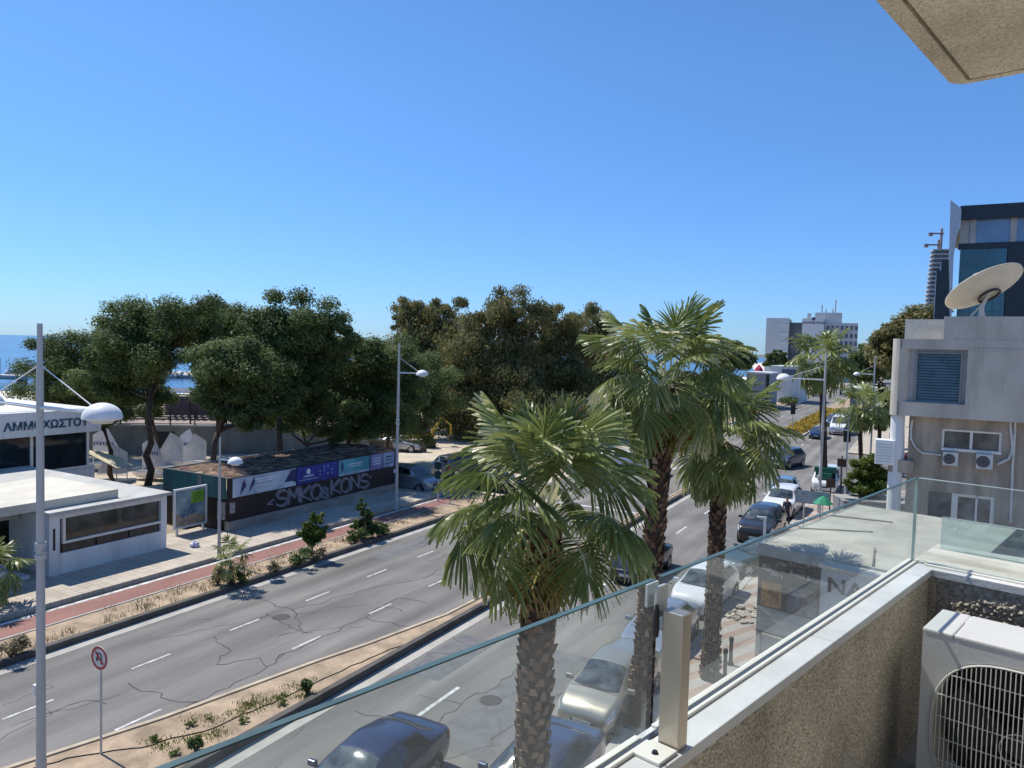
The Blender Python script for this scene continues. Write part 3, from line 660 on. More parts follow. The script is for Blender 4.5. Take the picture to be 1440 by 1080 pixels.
# bare leaning trunks in front of the boats
def leaning(px0, py0, px1, py1, Y, r, label, sd):
    b = dp(px0, py0, Y); b.z = 0; p1 = dp(px1, py1, Y) - b; root = empty('leaning_tree', b, 0, label, 'tree')
    mb = MB(); pts = [Vector((0, 0, 0)), p1 * .3 + Vector((-.25, 0, .1)), p1 * .62 + Vector((.1, 0, .2)), p1, p1 + Vector((-1.2, .3, .35))]
    mb.tube(pts, [r, r * .95, r * .85, r * .7, r * .4], 9); mb.build('trunk', bark, root, smooth=True)
    V = [puff(p1 + Vector((-.6 + i * .35, rng.uniform(-.4, .4), .5 + rng.uniform(-.1, .5))), (.5, .5, .35), 200, .13) for i in range(4)]
    np_mesh('crown', np.concatenate(V), 4, pine_leaf, root, nrg.random(800) * .6)
leaning(165, 665, 147, 605, 47, .17, 'crooked leaning tree trunk right behind the white lamp globe', 1)
leaning(226, 655, 214, 590, 54, .2, 'dark trunk leaning against the tall straight pine, between the small sails', 2)
# young bushy tree at the trunk of the forked pine
EG = 'eucalyptus trees beyond the parking area'
def euc(px, Y, items, H, label, r=.3, seed=1, k=420, size=.12, limbs=13):
    b = ground_at(px, Y); return tree('eucalyptus_tree', b, H, lobes_px(b, items), r, euc_leaf, label, 'tree', EG, k, size, eubark, (0, 0), seed, droop=.9, fork=.42, limbs=limbs, elong=1.7)
euc(598, 88, [(582, 448, 26, 28, 0), (615, 446, 26, 22, 0), (592, 485, 38, 40, 0), (632, 490, 38, 46, 0), (560, 460, 12, 20, 0)], 14, 'slim wispy eucalyptus at the left of its row, sky showing through the crown', .26, 31, 260, limbs=13)
euc(700, 82, [(708, 432, 30, 34, 0), (680, 450, 34, 34, 0), (745, 455, 30, 30, 0), (655, 490, 40, 40, 0), (720, 500, 46, 46, 1), (690, 545, 60, 40, 0)], 17, 'tallest eucalyptus with the highest crown, olive brown', .42, 33, limbs=12)
euc(765, 86, [(775, 462, 36, 36, 0), (800, 490, 40, 40, 0), (760, 520, 44, 44, 0), (800, 550, 46, 44, 0)], 14, 'dense brownish eucalyptus just right of the tallest one', .34, 35)
euc(842, 92, [(835, 450, 28, 20, 0), (845, 480, 32, 28, 0), (815, 475, 20, 24, 0), (862, 520, 36, 34, 0), (850, 565, 44, 44, 0)], 14, 'pale eucalyptus with a detached round top, next to the big palm crown', .3, 37)
euc(640, 80, [(640, 545, 44, 50, 0), (600, 530, 34, 40, 1), (660, 590, 50, 34, 0)], 9, 'low dark eucalyptus under the wispy one, above the parked cars', .28, 39, limbs=9)
euc(735, 78, [(735, 570, 46, 40, 0), (790, 590, 46, 34, 1), (700, 600, 40, 30, 0)], 7, 'low dark eucalyptus behind the front palm crown', .28, 41, limbs=9)
# distant trees
FG = 'trees far along the avenue'
def fartree(px, Y, items, H, label, leaf=euc_leaf, seed=1, k=150, size=.3, name='street_tree', limbs=9):
    b = ground_at(px, Y); return tree(name, b, H, lobes_px(b, items), .3, leaf, label, 'tree', FG, k, size, bark, (0, 0), seed, limbs=limbs)
fartree(1285, 110, [(1285, 465, 36, 30, 0), (1250, 478, 26, 24, 0), (1310, 455, 30, 22, 0), (1262, 500, 34, 30, 0)], 15, 'big olive tree behind the grey concrete house', euc_leaf, 51, 220, .24, limbs=11)
fartree(1240, 150, [(1240, 505, 30, 18, 0), (1212, 500, 26, 14, 0), (1225, 525, 30, 20, 0)], 10, 'dark low trees right of the far palm, before the concrete house', pine_leaf, 53)
fartree(1030, 140, [(1030, 492, 20, 14, 0), (1040, 505, 18, 14, 0), (1022, 508, 22, 14, 0)], 11, 'bushy tree right of the tall palm crown, near the strip of sea', pine_leaf, 55)
fartree(1087, 190, [(1085, 502, 8, 8, 0), (1088, 510, 10, 7, 0)], 8, 'leftmost dark tree at the foot of the far hotel', pine_leaf, 57, 90, limbs=6)
fartree(1101, 192, [(1100, 500, 5, 7, 0), (1102, 509, 8, 6, 0)], 8, 'thin dark tree at the foot of the far hotel, right of a wider one', pine_leaf, 59, 90, limbs=6)
fartree(1180, 200, [(1180, 515, 26, 10, 0), (1205, 520, 20, 12, 0)], 9, 'hazy trees at the end of the avenue behind the far palm', pine_leaf, 61)
fartree(985, 120, [(985, 545, 30, 24, 0), (1015, 530, 26, 20, 0), (960, 540, 24, 26, 0)], 9, 'dark tree mass left of the avenue, glimpsed between the two palms', pine_leaf, 63)
fartree(910, 100, [(905, 560, 40, 34, 0), (880, 590, 40, 26, 0), (940, 590, 30, 24, 0)], 9, 'shaded tree filling the gap left of the tall palm trunk', euc_leaf, 65, 200)
fartree(1255, 82, [(1250, 560, 12, 16, 0), (1242, 590, 14, 14, 0)], 7, 'narrow leafy tree against the corner of the concrete house', bush_leaf, 67, 120, .2, limbs=6)

# ------------------------------------------------------------------ fan palms
def fan(L, pet, elev, az, old, segs=34, seed=0):
    """one costapalmate frond: the rib arches over, leaflets leave it on both sides, fold down and hang at their tips"""
    r_ = random.Random(seed); Q = []; T = []
    side = Vector((-math.sin(az), math.cos(az), 0)); hz_ = Vector((math.cos(az), math.sin(az), 0))
    e1 = elev; bend = (.25 + .55 * old) * r_.uniform(.7, 1.2)
    P = [Vector((0, 0, 0))]; D = []
    tot = pet + L * .5; n = 9
    for i in range(n):
        f = i / (n - 1); a = e1 - bend * f * f * 1.5; d = hz_ * math.cos(a) + Vector((0, 0, math.sin(a))); D.append(d); P.append(P[-1] + d * tot / n)
    def rib(q):
        x = min(.9999, max(0, q)) * n; i = int(x); return P[i].lerp(P[i + 1], x - i), D[min(n - 1, i)]
    q0 = pet / tot; wdt = .02
    for i in range(n):
        w0 = wdt * (1.5 - i / n); w1 = wdt * (1.5 - (i + 1) / n); Q.append([P[i] - side * w0, P[i] + side * w0, P[i + 1] + side * w1, P[i + 1] - side * w1]); T.append(.92)
    roll = r_.uniform(-.45, .45); tone0 = r_.uniform(.08, .62); fold = (.22 + .42 * old) * r_.uniform(.6, 1.3); half = segs / 2
    for i in range(segs):
        u_ = (i + .5 - half) / half; au = abs(u_); sg = 1 if u_ > 0 else -1
        if r_.random() < .05: continue
        c0, fw = rib(q0 + (1 - q0) * (1 - au) ** .8 * .96); up = fw.cross(side); up = up if up.z > 0 or abs(fw.z) > .95 else -up
        sd2 = side * math.cos(roll) + up * math.sin(roll); up2 = up * math.cos(roll) - side * math.sin(roll)
        ph = R(118 * au ** .92 + r_.uniform(-2.5, 2.5)) * sg
        ln = L * (.62 + .34 * au ** .5 - .20 * max(0, au - .7) * 3) * r_.uniform(.82, 1.06)
        d = (fw * math.cos(ph) + sd2 * math.sin(ph) - up2 * fold * abs(math.sin(ph)) + Vector((r_.uniform(-.04, .04),) * 3)).normalized()
        lat = d.cross(up2 + Vector((0, 0, .01)));
        if lat.length < 1e-4: lat = side.copy()
        lat.normalize(); w_ = L * R(236 / segs) * .5 * .50; ple = .018 * L * (1 if i % 2 else -1)
        prev = None; tip = r_.uniform(.6, 1.5); c = c0; br = r_.random() < .2
        hang = (.35 + .9 * old) * tip
        qs = (0, .2, .4, .58, .76, .9, 1.0); dd = d.copy()
        for k, q in enumerate(qs):
            if k:
                st = (q - qs[k - 1]) * ln; dd = (dd + Vector((0, 0, -1)) * hang * (.06 if q < .45 else .62) * st / ln * 2.0).normalized(); c = c + dd * st
            hw = w_ * (.25 + 1.5 * q if q < .5 else max(.05, (1.03 - q) / .53))
            a = c - lat * hw + up2 * ple * min(1, q * 2); b = c + lat * hw - up2 * ple * min(1, q * 2)
            if prev: Q.append([prev[0], prev[1], b, a]); T.append(min(1, max(0, tone0 + .08 * (i % 2) + (.34 if not br else .6) * max(0, q - .6) * 2 + r_.uniform(-.05, .05))))
            prev = (a, b)
    return Q, T
palm_leaf = leafmat('fan_palm_leaf', (.105, .142, .032), (.265, .305, .095), (.60, .56, .34), .32, .36)
dead_leaf = leafmat('dead_palm_leaf', (.16, .13, .03), (.30, .25, .07), (.42, .34, .15), .25, .7)
boot = leafmat('palm_boots', (.05, .026, .014), (.21, .125, .07), (.38, .27, .17), .0, .9)
veilboot = leafmat('glass_veiled_boots', (.105, .07, .045), (.26, .185, .125), (.40, .32, .24), .0, .9)  # veil of the balcony glass put into the lower leaf base colour
trunkm = mat('palm_trunk', (.055, .035, .022), .95, var=.5, scale=9, bump=.8, bscale=25)
def palm(loc, top, trunk_r, L, pet, nfr, label, group, seed, old_share=.55, boots=True, segs=34, veil_below=None, skirt=14, cat='palm tree', name='fan_palm', lowest=-42, young=88):
    r_ = random.Random(seed); root = empty(name, loc, 0, label, cat, group)
    top = Vector(top) - Vector(loc); Q = []; T = []
    for i in range(nfr):
        f = (i + .5) / nfr; el = R(young - (young - lowest) * f ** .92 + r_.uniform(-11, 11)); az = i * 2.39996 + r_.uniform(-.3, .3)
        old = max(0, min(1.15, (f - .12) * 1.35))
        q, t = fan(L * r_.uniform(.88, 1.1) * (.8 if f < .08 else 1), pet * r_.uniform(.85, 1.15), el, az, old, segs, seed * 100 + i)
        o_ = top + Vector((math.cos(az), math.sin(az), 0)) * trunk_r * .6 + Vector((0, 0, .35 * (1 - f)))
        Q += [[p + o_ for p in x] for x in q]; T += t
    np_mesh('crown', np.array([[tuple(p) for p in x] for x in Q], dtype=np.float32), 4, palm_leaf, root, np.array(T))
    if skirt:
        Q = []; T = []
        for i in range(skirt):
            az = i * 2.39996 + .7; el = R(r_.uniform(-88, -72))
            q, t = fan(L * r_.uniform(.55, .8), pet * r_.uniform(.35, .6), el, az, 1.0, max(12, segs // 2), seed * 77 + i)
            o_ = top + Vector((math.cos(az), math.sin(az), 0)) * trunk_r * 1.0 + Vector((0, 0, r_.uniform(-.5, .0)))
            Q += [[p + o_ for p in x] for x in q]; T += t
        np_mesh('dead_fronds', np.array([[tuple(p) for p in x] for x in Q], dtype=np.float32), 4, dead_leaf, root, np.array(T))
    mb = MB(); n = 14
    pts = [top * (i / n) + Vector((r_.uniform(-1, 1), r_.uniform(-1, 1), 0)) * .02 for i in range(n + 1)]; pts[0] = Vector((0, 0, -.05))
    mb.tube(pts, [trunk_r * (1.25 - .3 * min(1, i / 3)) * .88 for i in range(n + 1)], 14); mb.build('trunk', trunkm, root, smooth=True)
    if boots:
        V = []; T = []; V2 = []; T2 = []; H = top.z; step = .034; k = 0; z_ = .05
        while z_ < H - .05:
            az = k * 2.39996 + r_.uniform(-.25, .25); c = top * (z_ / H); rr_ = trunk_r * (1.25 - .3 * min(1, z_ / H * 14 / 3)) * .9
            out = Vector((math.cos(az), math.sin(az), 0)); lt = Vector((-out.y, out.x, 0))
            ln = r_.uniform(.11, .19); wd = r_.uniform(.06, .10); fl_ = r_.uniform(.02, .075)
            a = c + out * rr_; tipc = c + out * (rr_ + fl_) + Vector((0, 0, ln)) + lt * r_.uniform(-.03, .03)
            up_zone = veil_below is None or z_ > veil_below
            t = min(1, max(0, r_.gauss(.45, .22)))
            VV, TT = (V, T) if up_zone else (V2, T2)
            in_ = c + out * (rr_ - .01) + Vector((0, 0, ln * .9))
            A, B, C, D = a - lt * wd, a + lt * wd, tipc + lt * wd * .45, tipc - lt * wd * .45
            E, F_ = in_ + lt * wd * .4, in_ - lt * wd * .4
            VV.append([A, B, C, D]); VV.append([D, C, E, F_]); VV.append([B, E, C, C + Vector((0, 0, .001))]); VV.append([A, D, F_, F_ + Vector((0, 0, .001))])
            TT += [t, min(1, t + .3), t * .6, t * .6]
            z_ += step * (.45 / max(.3, trunk_r * 2)) * .75; k += 1
        for VV, TT, m_ in ((V, T, boot), (V2, T2, veilboot)):
            if VV: np_mesh('leaf_bases', np.array([[tuple(p) for p in x] for x in VV], dtype=np.float32), 4, m_, root, np.array(TT))
    return root
PP = 'fan palms along the pavement'
b1 = gp(752, 1395); b1.z = .1; b1 = Vector((.42, 11.75, .1)); t1 = dp(764, 735, 11.75)
palm(b1, t1, .31, 1.04, .82, 31, 'nearest fan palm, widest drooping green crown, shaggy trunk crossed by the glass edge', PP, 3, veil_below=5.0, segs=58, skirt=18, lowest=-14)
b2 = Vector((3.62, 19.3, .1)); t2 = dp(938, 545, 19.4)
palm(b2, t2, .30, 1.25, .95, 36, 'tallest fan palm with upright crown against the sky and scaly brown trunk', PP, 5, segs=50, skirt=16, lowest=-40)
b3 = gp(998, 960); b3.z = .1; t3 = dp(1014, 640, 22.5)
palm(b3, t3 + Vector((0, 0, .4)), .27, 1.22, .84, 42, 'shorter fan palm with a dense shaggy crown, standing right of the tallest one', PP, 9, segs=44, skirt=30, lowest=-62, young=84)
b4 = W(-5.9, 58.6, .1); t4 = dp(1156, 512, b4.y)
palm(b4, t4, .27, 1.5, 1.1, 34, 'far fan palm behind the tall white lamp, crown against the hotel', PP, 13, boots=False, segs=20, skirt=14)
b5 = W(-4.4, 73, .1); t5 = dp(1213, 578, b5.y)
palm(b5, t5 + Vector((-.3, 0, 0)), .22, 1.35, 1.2, 26, 'low far palm with drooping fronds beside the dark red car', PP, 17, boots=False, segs=18, skirt=6)
b6 = W(-3.2, 76, .1); palm(b6, Vector((b6.x, b6.y, 5.2)), .2, 1.2, 1.0, 20, 'slim palm trunk just behind the low far palm', PP, 19, boots=False, segs=16, skirt=4)
# small fan palm in the kerb bed
b7 = gp(324, 824, .14)
palm(b7, b7 + Vector((0, 0, .95)), .075, .5, .4, 18, 'knee high young palm in the dry kerb bed', None, 23, boots=False, segs=16, skirt=6, name='young_palm', cat='palm tree', lowest=-30)
b8 = gp(4, 868, .26) + Vector((-1.2, 1.0, 0))
palm(b8, b8 + Vector((0, 0, 1.0)), .1, .75, .6, 22, 'low green palm by the club steps at the picture edge', None, 27, boots=False, segs=18, skirt=0, name='young_palm', cat='palm tree', lowest=-20)

# ------------------------------------------------------------------ shrubs and weeds
def shrub(px, py, w_, h, leaf, label, k=420, size=.06, zb=.14, name='shrub', group=None, stem=True, wisp=0.0, seed=0):
    b = gp(px, py, zb); root = empty(name, b, 0, label, 'shrub', group); w_ *= .85; h *= .82; r_ = random.Random(seed + int(px)); V = []; mb = MB()
    for i in range(9):
        c = Vector((r_.uniform(-1, 1) * w_ * .36, r_.uniform(-1, 1) * w_ * .36, h * r_.uniform(.3, .85)))
        V.append(puff(c, (w_ * .22, w_ * .22, h * .2), k // 9, size, up=.3, elong=1.8 + wisp)); limb(mb, (0, 0, 0), c, .018 + w_ * .012, .006, .08, r_.random(), 5, 3)
    V = np.concatenate(V); np_mesh('foliage', V, 4, leaf, root, np.clip(nrg.normal(.45, .22, V.shape[0]), 0, 1)); mb.build('stem', bark, root); return root
shrub(15, 925, 1.0, .8, dry_leaf, 'brown shrub in the kerb bed beside the yellow kerb end', 420, .05)
shrub(306, 822, .8, .9, dry_leaf, 'dry shrub left of the young palm in the kerb bed', 330, .05)
shrub(342, 822, .8, .8, bush_leaf, 'dark green shrub right of the young palm in the kerb bed', 330, .05)
shrub(388, 806, .8, .6, dry_leaf, 'low brownish shrub in the kerb bed before the shaded path', 300, .05)
shrub(420, 796, 1.1, 1.0, bush_leaf, 'grey green shrub at the foot of the bright young tree', 420, .06)
shrub(445, 790, .9, .8, dry_leaf, 'dry shrub at the edge of the tree shade on the red path', 330, .06)
shrub(500, 762, 1.6, .8, bush_leaf, 'spreading dark shrub in the shaded part of the kerb bed', 420, .07)
shrub(540, 752, 1.4, .8, bush_leaf, 'shaded shrub at the far end of the kerb bed', 420, .07)
shrub(432, 976, .42, .55, bush_leaf, 'upright dark green bush alone near the tip of the median', 800, .035)
shrub(275, 1056, .42, .4, bush_leaf, 'round green bush on the median near the front edge', 420, .035)
for i, (px, py, lb) in enumerate([(343, 1016, 'small green tuft on the median beside the round dark weeds'), (217, 1042, 'tiny tuft on the median nearest the no-turn sign'), (245, 1062, 'sparse tuft on the median left of the round green bush'), (395, 992, 'low bright weed clump left of the upright bush on the median'), (268, 1022, 'small tuft near the median kerb, above the round green bush')]):
    shrub(px, py, .34, .16, lime_leaf, lb, 160, .022, name='weed_tuft', group='weed tufts on the median')
t = tree('young_tree', gp(440, 784, .14), 2.2, lobes_px(gp(440, 784, .14), [(446, 728, 8, 9, 0), (434, 740, 9, 7, 0), (450, 748, 10, 7, 0), (424, 752, 7, 6, 0), (440, 758, 12, 8, 0)]), .04, lime_leaf, 'bright green young tree on the kerb bed before the graffiti wall', 'tree', None, 120, .06, bark, (0, 0), 71, limbs=6)
t = tree('young_tree', gp(512, 756, .14), 2.2, lobes_px(gp(512, 756, .14), [(508, 712, 7, 9, 0), (516, 726, 9, 9, 0), (504, 738, 9, 7, 0), (524, 744, 10, 8, 0)]), .04, bush_leaf, 'darker young tree in the shade before the right part of the graffiti wall', 'tree', None, 120, .06, bark, (0, 0), 73, limbs=6)
b = gp(1222, 690, .13); b = dp(1218, 672, 46); b.z = .9
tree('hedge_bush', b, 2.2, lobes_px(Vector((b.x, b.y, b.z)), [(1214, 665, 15, 18, 0), (1232, 668, 15, 16, 0), (1222, 652, 14, 11, 0), (1220, 682, 24, 14, 0)]), .06, lime_leaf, 'yellow green bush above the grey planter wall', 'bush', None, 420, .07, bark, (0, 0), 75, limbs=9)
# small bush row far left of the avenue
for i, (px, py, lb) in enumerate([(1110, 568, 'clipped hedge block by the far kerb, nearer one'), (1140, 556, 'clipped hedge block by the far kerb, farther one')]):
    p = gp(px, py, .12); r0 = empty('hedge', p, R(-HD), lb, 'hedge', 'far clipped hedges')
    V = np.concatenate([puff((rng.uniform(-1.2, 1.2), rng.uniform(-4, 4), .8), (1.0, 1.2, .6), 90, .16) for _ in range(16)]); np_mesh('foliage', V, 4, bush_leaf, r0, nrg.random(len(V)) * .8)
for i, (px, py, lb) in enumerate([(1060, 569, 'dry scrub clump at the foot of the grey ribbed shed'), (1088, 562, 'dry scrub clump between the grey shed and the clipped hedges'), (1040, 588, 'dry scrub clump by the far left kerb beside the palm fronds'), (1058, 582, 'dry scrub clump by the far left kerb, middle of three'), (1078, 574, 'dry scrub clump by the far left kerb nearest the clipped hedge')]):
    shrub(px, py, 3.6, 1.3, dry_leaf, lb, 420, .18, .12, group='far scrub')
# weeds: green patches on the median and dry grass in the kerb bed
def blades(pts, h, k_each, spread, leafm, name, label):
    P = []
    for (x, y, z_) in pts:
        for _ in range(k_each): P.append((x + rng.gauss(0, spread), y + rng.gauss(0, spread), z_))
    P = np.array(P); k = len(P); d = rand_dirs(k) * .55; d[:, 2] = 1; hh = (h * nrg.uniform(.4, 1.2, k))[:, None]; s = np.cross(d, rand_dirs(k)); s /= np.linalg.norm(s, axis=1)[:, None]
    tip = P + d * hh; wv_ = .011
    V = np.stack([P - s * wv_, P + s * wv_, tip + s * wv_ * .3, tip - s * wv_ * .3], 1)
    o = np_mesh(name, V, 4, leafm, tone=np.clip(nrg.normal(.5, .25, k), 0, 1)); tag(o, label, name.replace('_', ' '), kind='stuff'); return o
rw = random.Random(9); pts = []
for i in range(125):
    t_ = rw.uniform(3, 40); p = W(rw.uniform(-25.4, -24.1), t_, .14); pts.append(tuple(p))
blades(pts, .17, 26, .17, dry_leaf, 'dry_grass', 'dry straw coloured grass in the kerb bed along the red path')
pts = [tuple(gp(px + rw.gauss(0, 10), py + rw.gauss(0, 4), .14)) for (px, py) in [(380, 985), (360, 992), (400, 980), (345, 990), (330, 1003), (420, 968), (262, 1040), (290, 1012), (225, 1048), (300, 1030), (430, 978)] for _ in range(9)]
blades(pts, .06, 22, .11, lime_leaf, 'green_weeds', 'low green weeds scattered over the bare median')
pts = [tuple(W(rw.uniform(-15.6, -13), rw.uniform(98, 150), .16)) for _ in range(520)]
P = np.concatenate([puff((x, y, .35), (.5, .5, .35), 16, .12) for x, y, z_ in pts]); o = np_mesh('flower_bed', P, 4, fl_leaf, tone=nrg.random(len(P))); tag(o, 'yellow flowering ground cover on the far median', 'flowers', kind='stuff')
# stones and litter on the median
# ------------------------------------------------------------------ lamps
lampwhite = mat('lamp_white', (.78, .78, .76), .45, var=.05)
polem = mat('lamp_pole_paint', (.46, .46, .45), .45, metal=.1, var=.1, scale=2, stretch=(2, 2, .3))
def dome(mb, c, r, h):
    pr = [(.001, h)] + [(r * math.sin(R(a)), h * math.cos(R(a))) for a in (12, 25, 38, 51, 64, 76, 86)] + [(r, 0), (r * 1.01, -.015), (r * .99, -.03), (r * .985, -.031), (r * .92, -.028), (r * .6, -.07), (r * .3, -.09), (.001, -.095)]
    mb.lathe(pr, 24, c)
def lamp(base, H, arms, L, label, rz=0.0, r=.095, drop=1.75, hr=.37, box=True, name='street_lamp', group='street lamps along the avenue'):
    root = empty(name, base, R(-HD) + rz, label, 'street lamp', group)
    mb = MB(); mb.lathe([(r * 1.5, 0), (r * 1.5, .06), (r * 1.15, .1), (r * 1.1, .8), (r * 1.0, .85), (r * .72, H - .9), (r * .6, H - .88), (r * .55, H), (0, H)], 16); mb.build('pole', polem, root, smooth=False)
    az = H - drop
    for sgn in arms:
        mb = MB(); mb.tube([(0, 0, az), (sgn * L, 0, az + .02)], [.045, .028], 8); mb.build('arm', lampwhite, root)
        MB().tube([(sgn * .12, 0, H - .9), (sgn * (L - .05), 0, az + .14)], .012, 6).build('stay_cable', lampwhite, root)
        mb = MB(); dome(mb, (sgn * (L + hr * .75), 0, az - .06), hr, hr * .80); hd = mb.build('lamp_head', lampwhite, root, smooth=True); hd.data.set_sharp_from_angle(angle=R(50))
        mb = MB(); mb.lathe([(.001, -.19), (hr * .5, -.175), (hr * .6, -.12)], 16, (sgn * (L + hr * .75), 0, az)); mb.build('diffuser', mat('lamp_diffuser', (.6, .6, .55), .3), hd)
    if box:
        MB().box(-.17, -.07, -.08, .08, H * .22, H * .22 + .22, .01).build('junction_box', lampwhite, root)
        mb = MB(); mb.lathe([(r * 1.15, H * .51), (r * 1.15, H * .52)], 14, cap=True); mb.lathe([(r * 1.15, H * .535), (r * 1.15, H * .545)], 14, cap=True); mb.box(-.2, .2, -.02, .02, H * .523, H * .527); mb.build('bracket', metal, root)
    return root
p = dp(57, 800, 15.4); p.z = .13
lamp(p, 10.12, (1, -1), 1.88, 'tall double armed lamp at the picture edge, one white dome over the club sign', hr=.36)
p = gp(308, 787, .26); lamp(p, 5.45, (1,), .75, 'short lamp with one dome standing before the dark graffiti hoarding', r=.07, drop=.95, hr=.32, box=False)
p = gp(557, 716, .12); lamp(p, 10.0, (1,), 1.45, 'tall single armed lamp at the right end of the graffiti hoarding', hr=.36)
p = dp(1156, 620, 46.0); p.z = .13
lamp(p, 10.2, (-1,), 2.1, 'tall single armed lamp in front of the far fan palm', hr=.45)
p = dp(1191, 640, 52.5); p.z = .13
lamp(p, 5.7, (-1,), .85, 'short slim lamp between the far fan palm and the dark red car', r=.06, drop=1.0, hr=.25, box=False)
p = dp(1226, 600, 70); p.z = .13
lamp(p, 10.1, (-1,), 1.3, 'distant tall lamp rising beside the corner of the concrete house', hr=.3, box=False)
p = dp(1113, 580, 130); p.z = .13
# ------------------------------------------------------------------ signs
def post_sign(): pass
b = gp(142, 1060, .14); sg = empty('road_sign', b, 0, 'round red rimmed no U-turn sign on a thin grey post on the median', 'road sign')
MB().tube([(0, 0, 0), (0, 0, 2.5)], .028, 10).build('post', metal, sg)
fd = (Matrix.Rotation(R(4), 3, 'Z') @ (-U)).normalized()
X_ = Vector((0, 0, 1)).cross(fd).normalized(); fm = frame_mat(X_, (0, 0, 1), fd, (0, 0, 2.33)) @ Matrix.Diagonal((.84, .84, 1, 1))
def face_on(fm, dz): return fm @ Matrix.Translation((0, 0, dz))
mb = MB(); mb.lathe([(0, .03), (.33, .03), (.33, .045), (0, .045)], 32); disc = mb.build('sign_plate', mat('sign_white', (.62, .60, .58), .5), sg, xf=fm)
redm = mat('sign_red', (.40, .02, .025), .4)
mb = MB(); mb.lathe([(.262, .047), (.33, .047), (.33, .049), (.262, .049), (.262, .047)], 32)
q = .7071; a = .235; mb.add([(-a * q - .022, a * q - .022, .052), (-a * q + .022, a * q + .022, .052), (a * q + .022, -a * q + .022, .052), (a * q - .022, -a * q - .022, .052)], [(0, 1, 2, 3)])
mb.build('red_rim', redm, disc, xf=fm)
mb = MB(); pts = [(.085, -.16)] + [(.085 * math.cos(R(t)), .05 + .085 * math.sin(R(t))) for t in range(0, 181, 20)] + [(-.085, -.03)]
for a_, b_ in zip(pts[:-1], pts[1:]):
    d = (Vector(b_) - Vector(a_)).normalized(); n_ = Vector((-d.y, d.x)) * .022
    mb.add([(a_[0] - n_.x, a_[1] - n_.y, .0495), (b_[0] - n_.x, b_[1] - n_.y, .0495), (b_[0] + n_.x, b_[1] + n_.y, .0495), (a_[0] + n_.x, a_[1] + n_.y, .0495)], [(0, 1, 2, 3)])
mb.add([(-.15, -.03, .0495), (-.085, -.12, .0495), (-.02, -.03, .0495)], [(0, 1, 2)]); mb.build('arrow', black, disc, xf=fm)
# direction panel by the pavement (grey back)
p = dp(1142, 720, 42.5); p.z = .13; sg = empty('panel_sign', p, R(-HD), 'wide grey blue sign panel on two posts beside the parked cars', 'sign')
for x in (-.45, .45): MB().tube([(x, 0, 0), (x, .0, 2.15)], .04, 8).build('post', metal, sg)
MB().box(-.95, .95, -.075, -.042, 1.35, 2.1, .01).build('sign_panel', mat('greyblue_panel', (.28, .33, .36), .5, var=.2, scale=2), sg)
mb = MB(); r_ = random.Random(2)
for z_ in (1.95, 1.78, 1.62, 1.47):
    x = -.8
    while x < .75: w_ = r_.uniform(.08, .3); mb.box(x, min(.85, x + w_), -.079, -.0765, z_, z_ + .06); x += w_ + .06
mb.build('print', mat('faded_print', (.45, .49, .50), .6), sg)
# small brown tourist sign boards and red plates on posts by the pavement
for (px, py, Y, lb, hh) in ((1168, 690, 47, 'dark brown square board on a pole behind the grey blue panel', 2.3), (1183, 668, 50, 'thin dark pole with small plates near the planter wall', 3.2)):
    p = dp(px, py, Y); p.z = .13; r0 = empty('pole_sign', p, R(-HD), lb, 'sign'); MB().tube([(0, 0, 0), (0, 0, hh)], .045, 8).build('post', black, r0)
    MB().box(-.28, .28, -.08, -.05, hh - .75, hh - .2).build('sign_board', mat('brown_board', (.07, .035, .02), .6), r0)
p = dp(1176, 690, 49); p.z = .13; r0 = empty('litter_bin', p, R(-HD), 'brown litter bin on the pink pavement beside the dark pole', 'litter bin')
mb = MB(); mb.lathe([(.16, 0), (.2, .75), (.22, .78), (.2, .8), (.17, .78), (.15, .2)], 16); mb.build('bin_body', mat('bin_brown', (.10, .04, .03), .6), r0); MB().lathe([(.24, .8), (.24, .86), (0, .9)], 16).build('bin_lid', black, r0)

# traffic lights
def traffic(px, py, Y, h, label, face=180):
    p = dp(px, py, Y); p.z = .14; r0 = empty('traffic_light', p, R(-HD), label, 'traffic light', 'traffic lights at the junction')
    MB().tube([(0, 0, 0), (0, 0, h)], .06, 8).build('post', metal, r0)
    hb = MB().box(-.17, .17, -.3, -.07, h - .55, h + .45, .02).build('signal_head', black, r0)
    MB().box(-.3, .3, -.065, -.055, h - .7, h + .6).build('backboard', black, hb)
    for i, c in enumerate(((.09, .01, .01), (.10, .06, .01), (.01, .07, .04))):
        mb = MB(); mb.lathe([(0, -.31), (.1, -.305), (.105, -.38)], 14, (0, 0, h + .28 - .32 * i), 'Y'); mb.build('lens', mat('lens%d' % i, c, .2), hb)
traffic(1114, 605, 97.5, 2.9, 'dark traffic light standing in the yellow flowers of the far median')
traffic(1190, 640, 66, 3.0, 'traffic light at the side road corner near the dark red car')
p = gp(616, 706, .12); r0 = empty('traffic_light', p, R(-HD), 'rear view of a traffic light with two round green backed discs before the car park', 'traffic light', 'traffic lights at the junction')
MB().tube([(0, 0, 0), (0, 0, 2.9)], .05, 8).build('post', metal, r0)
for z_ in (1.75, 2.35):
    mb = MB(); mb.lathe([(0, -.06), (.26, -.06), (.29, 0), (.26, .06), (0, .06)], 20, (0, -.08, z_), 'Y'); mb.build('signal_head', mat('signal_green_back', (.015, .055, .05), .5, var=.4), r0)

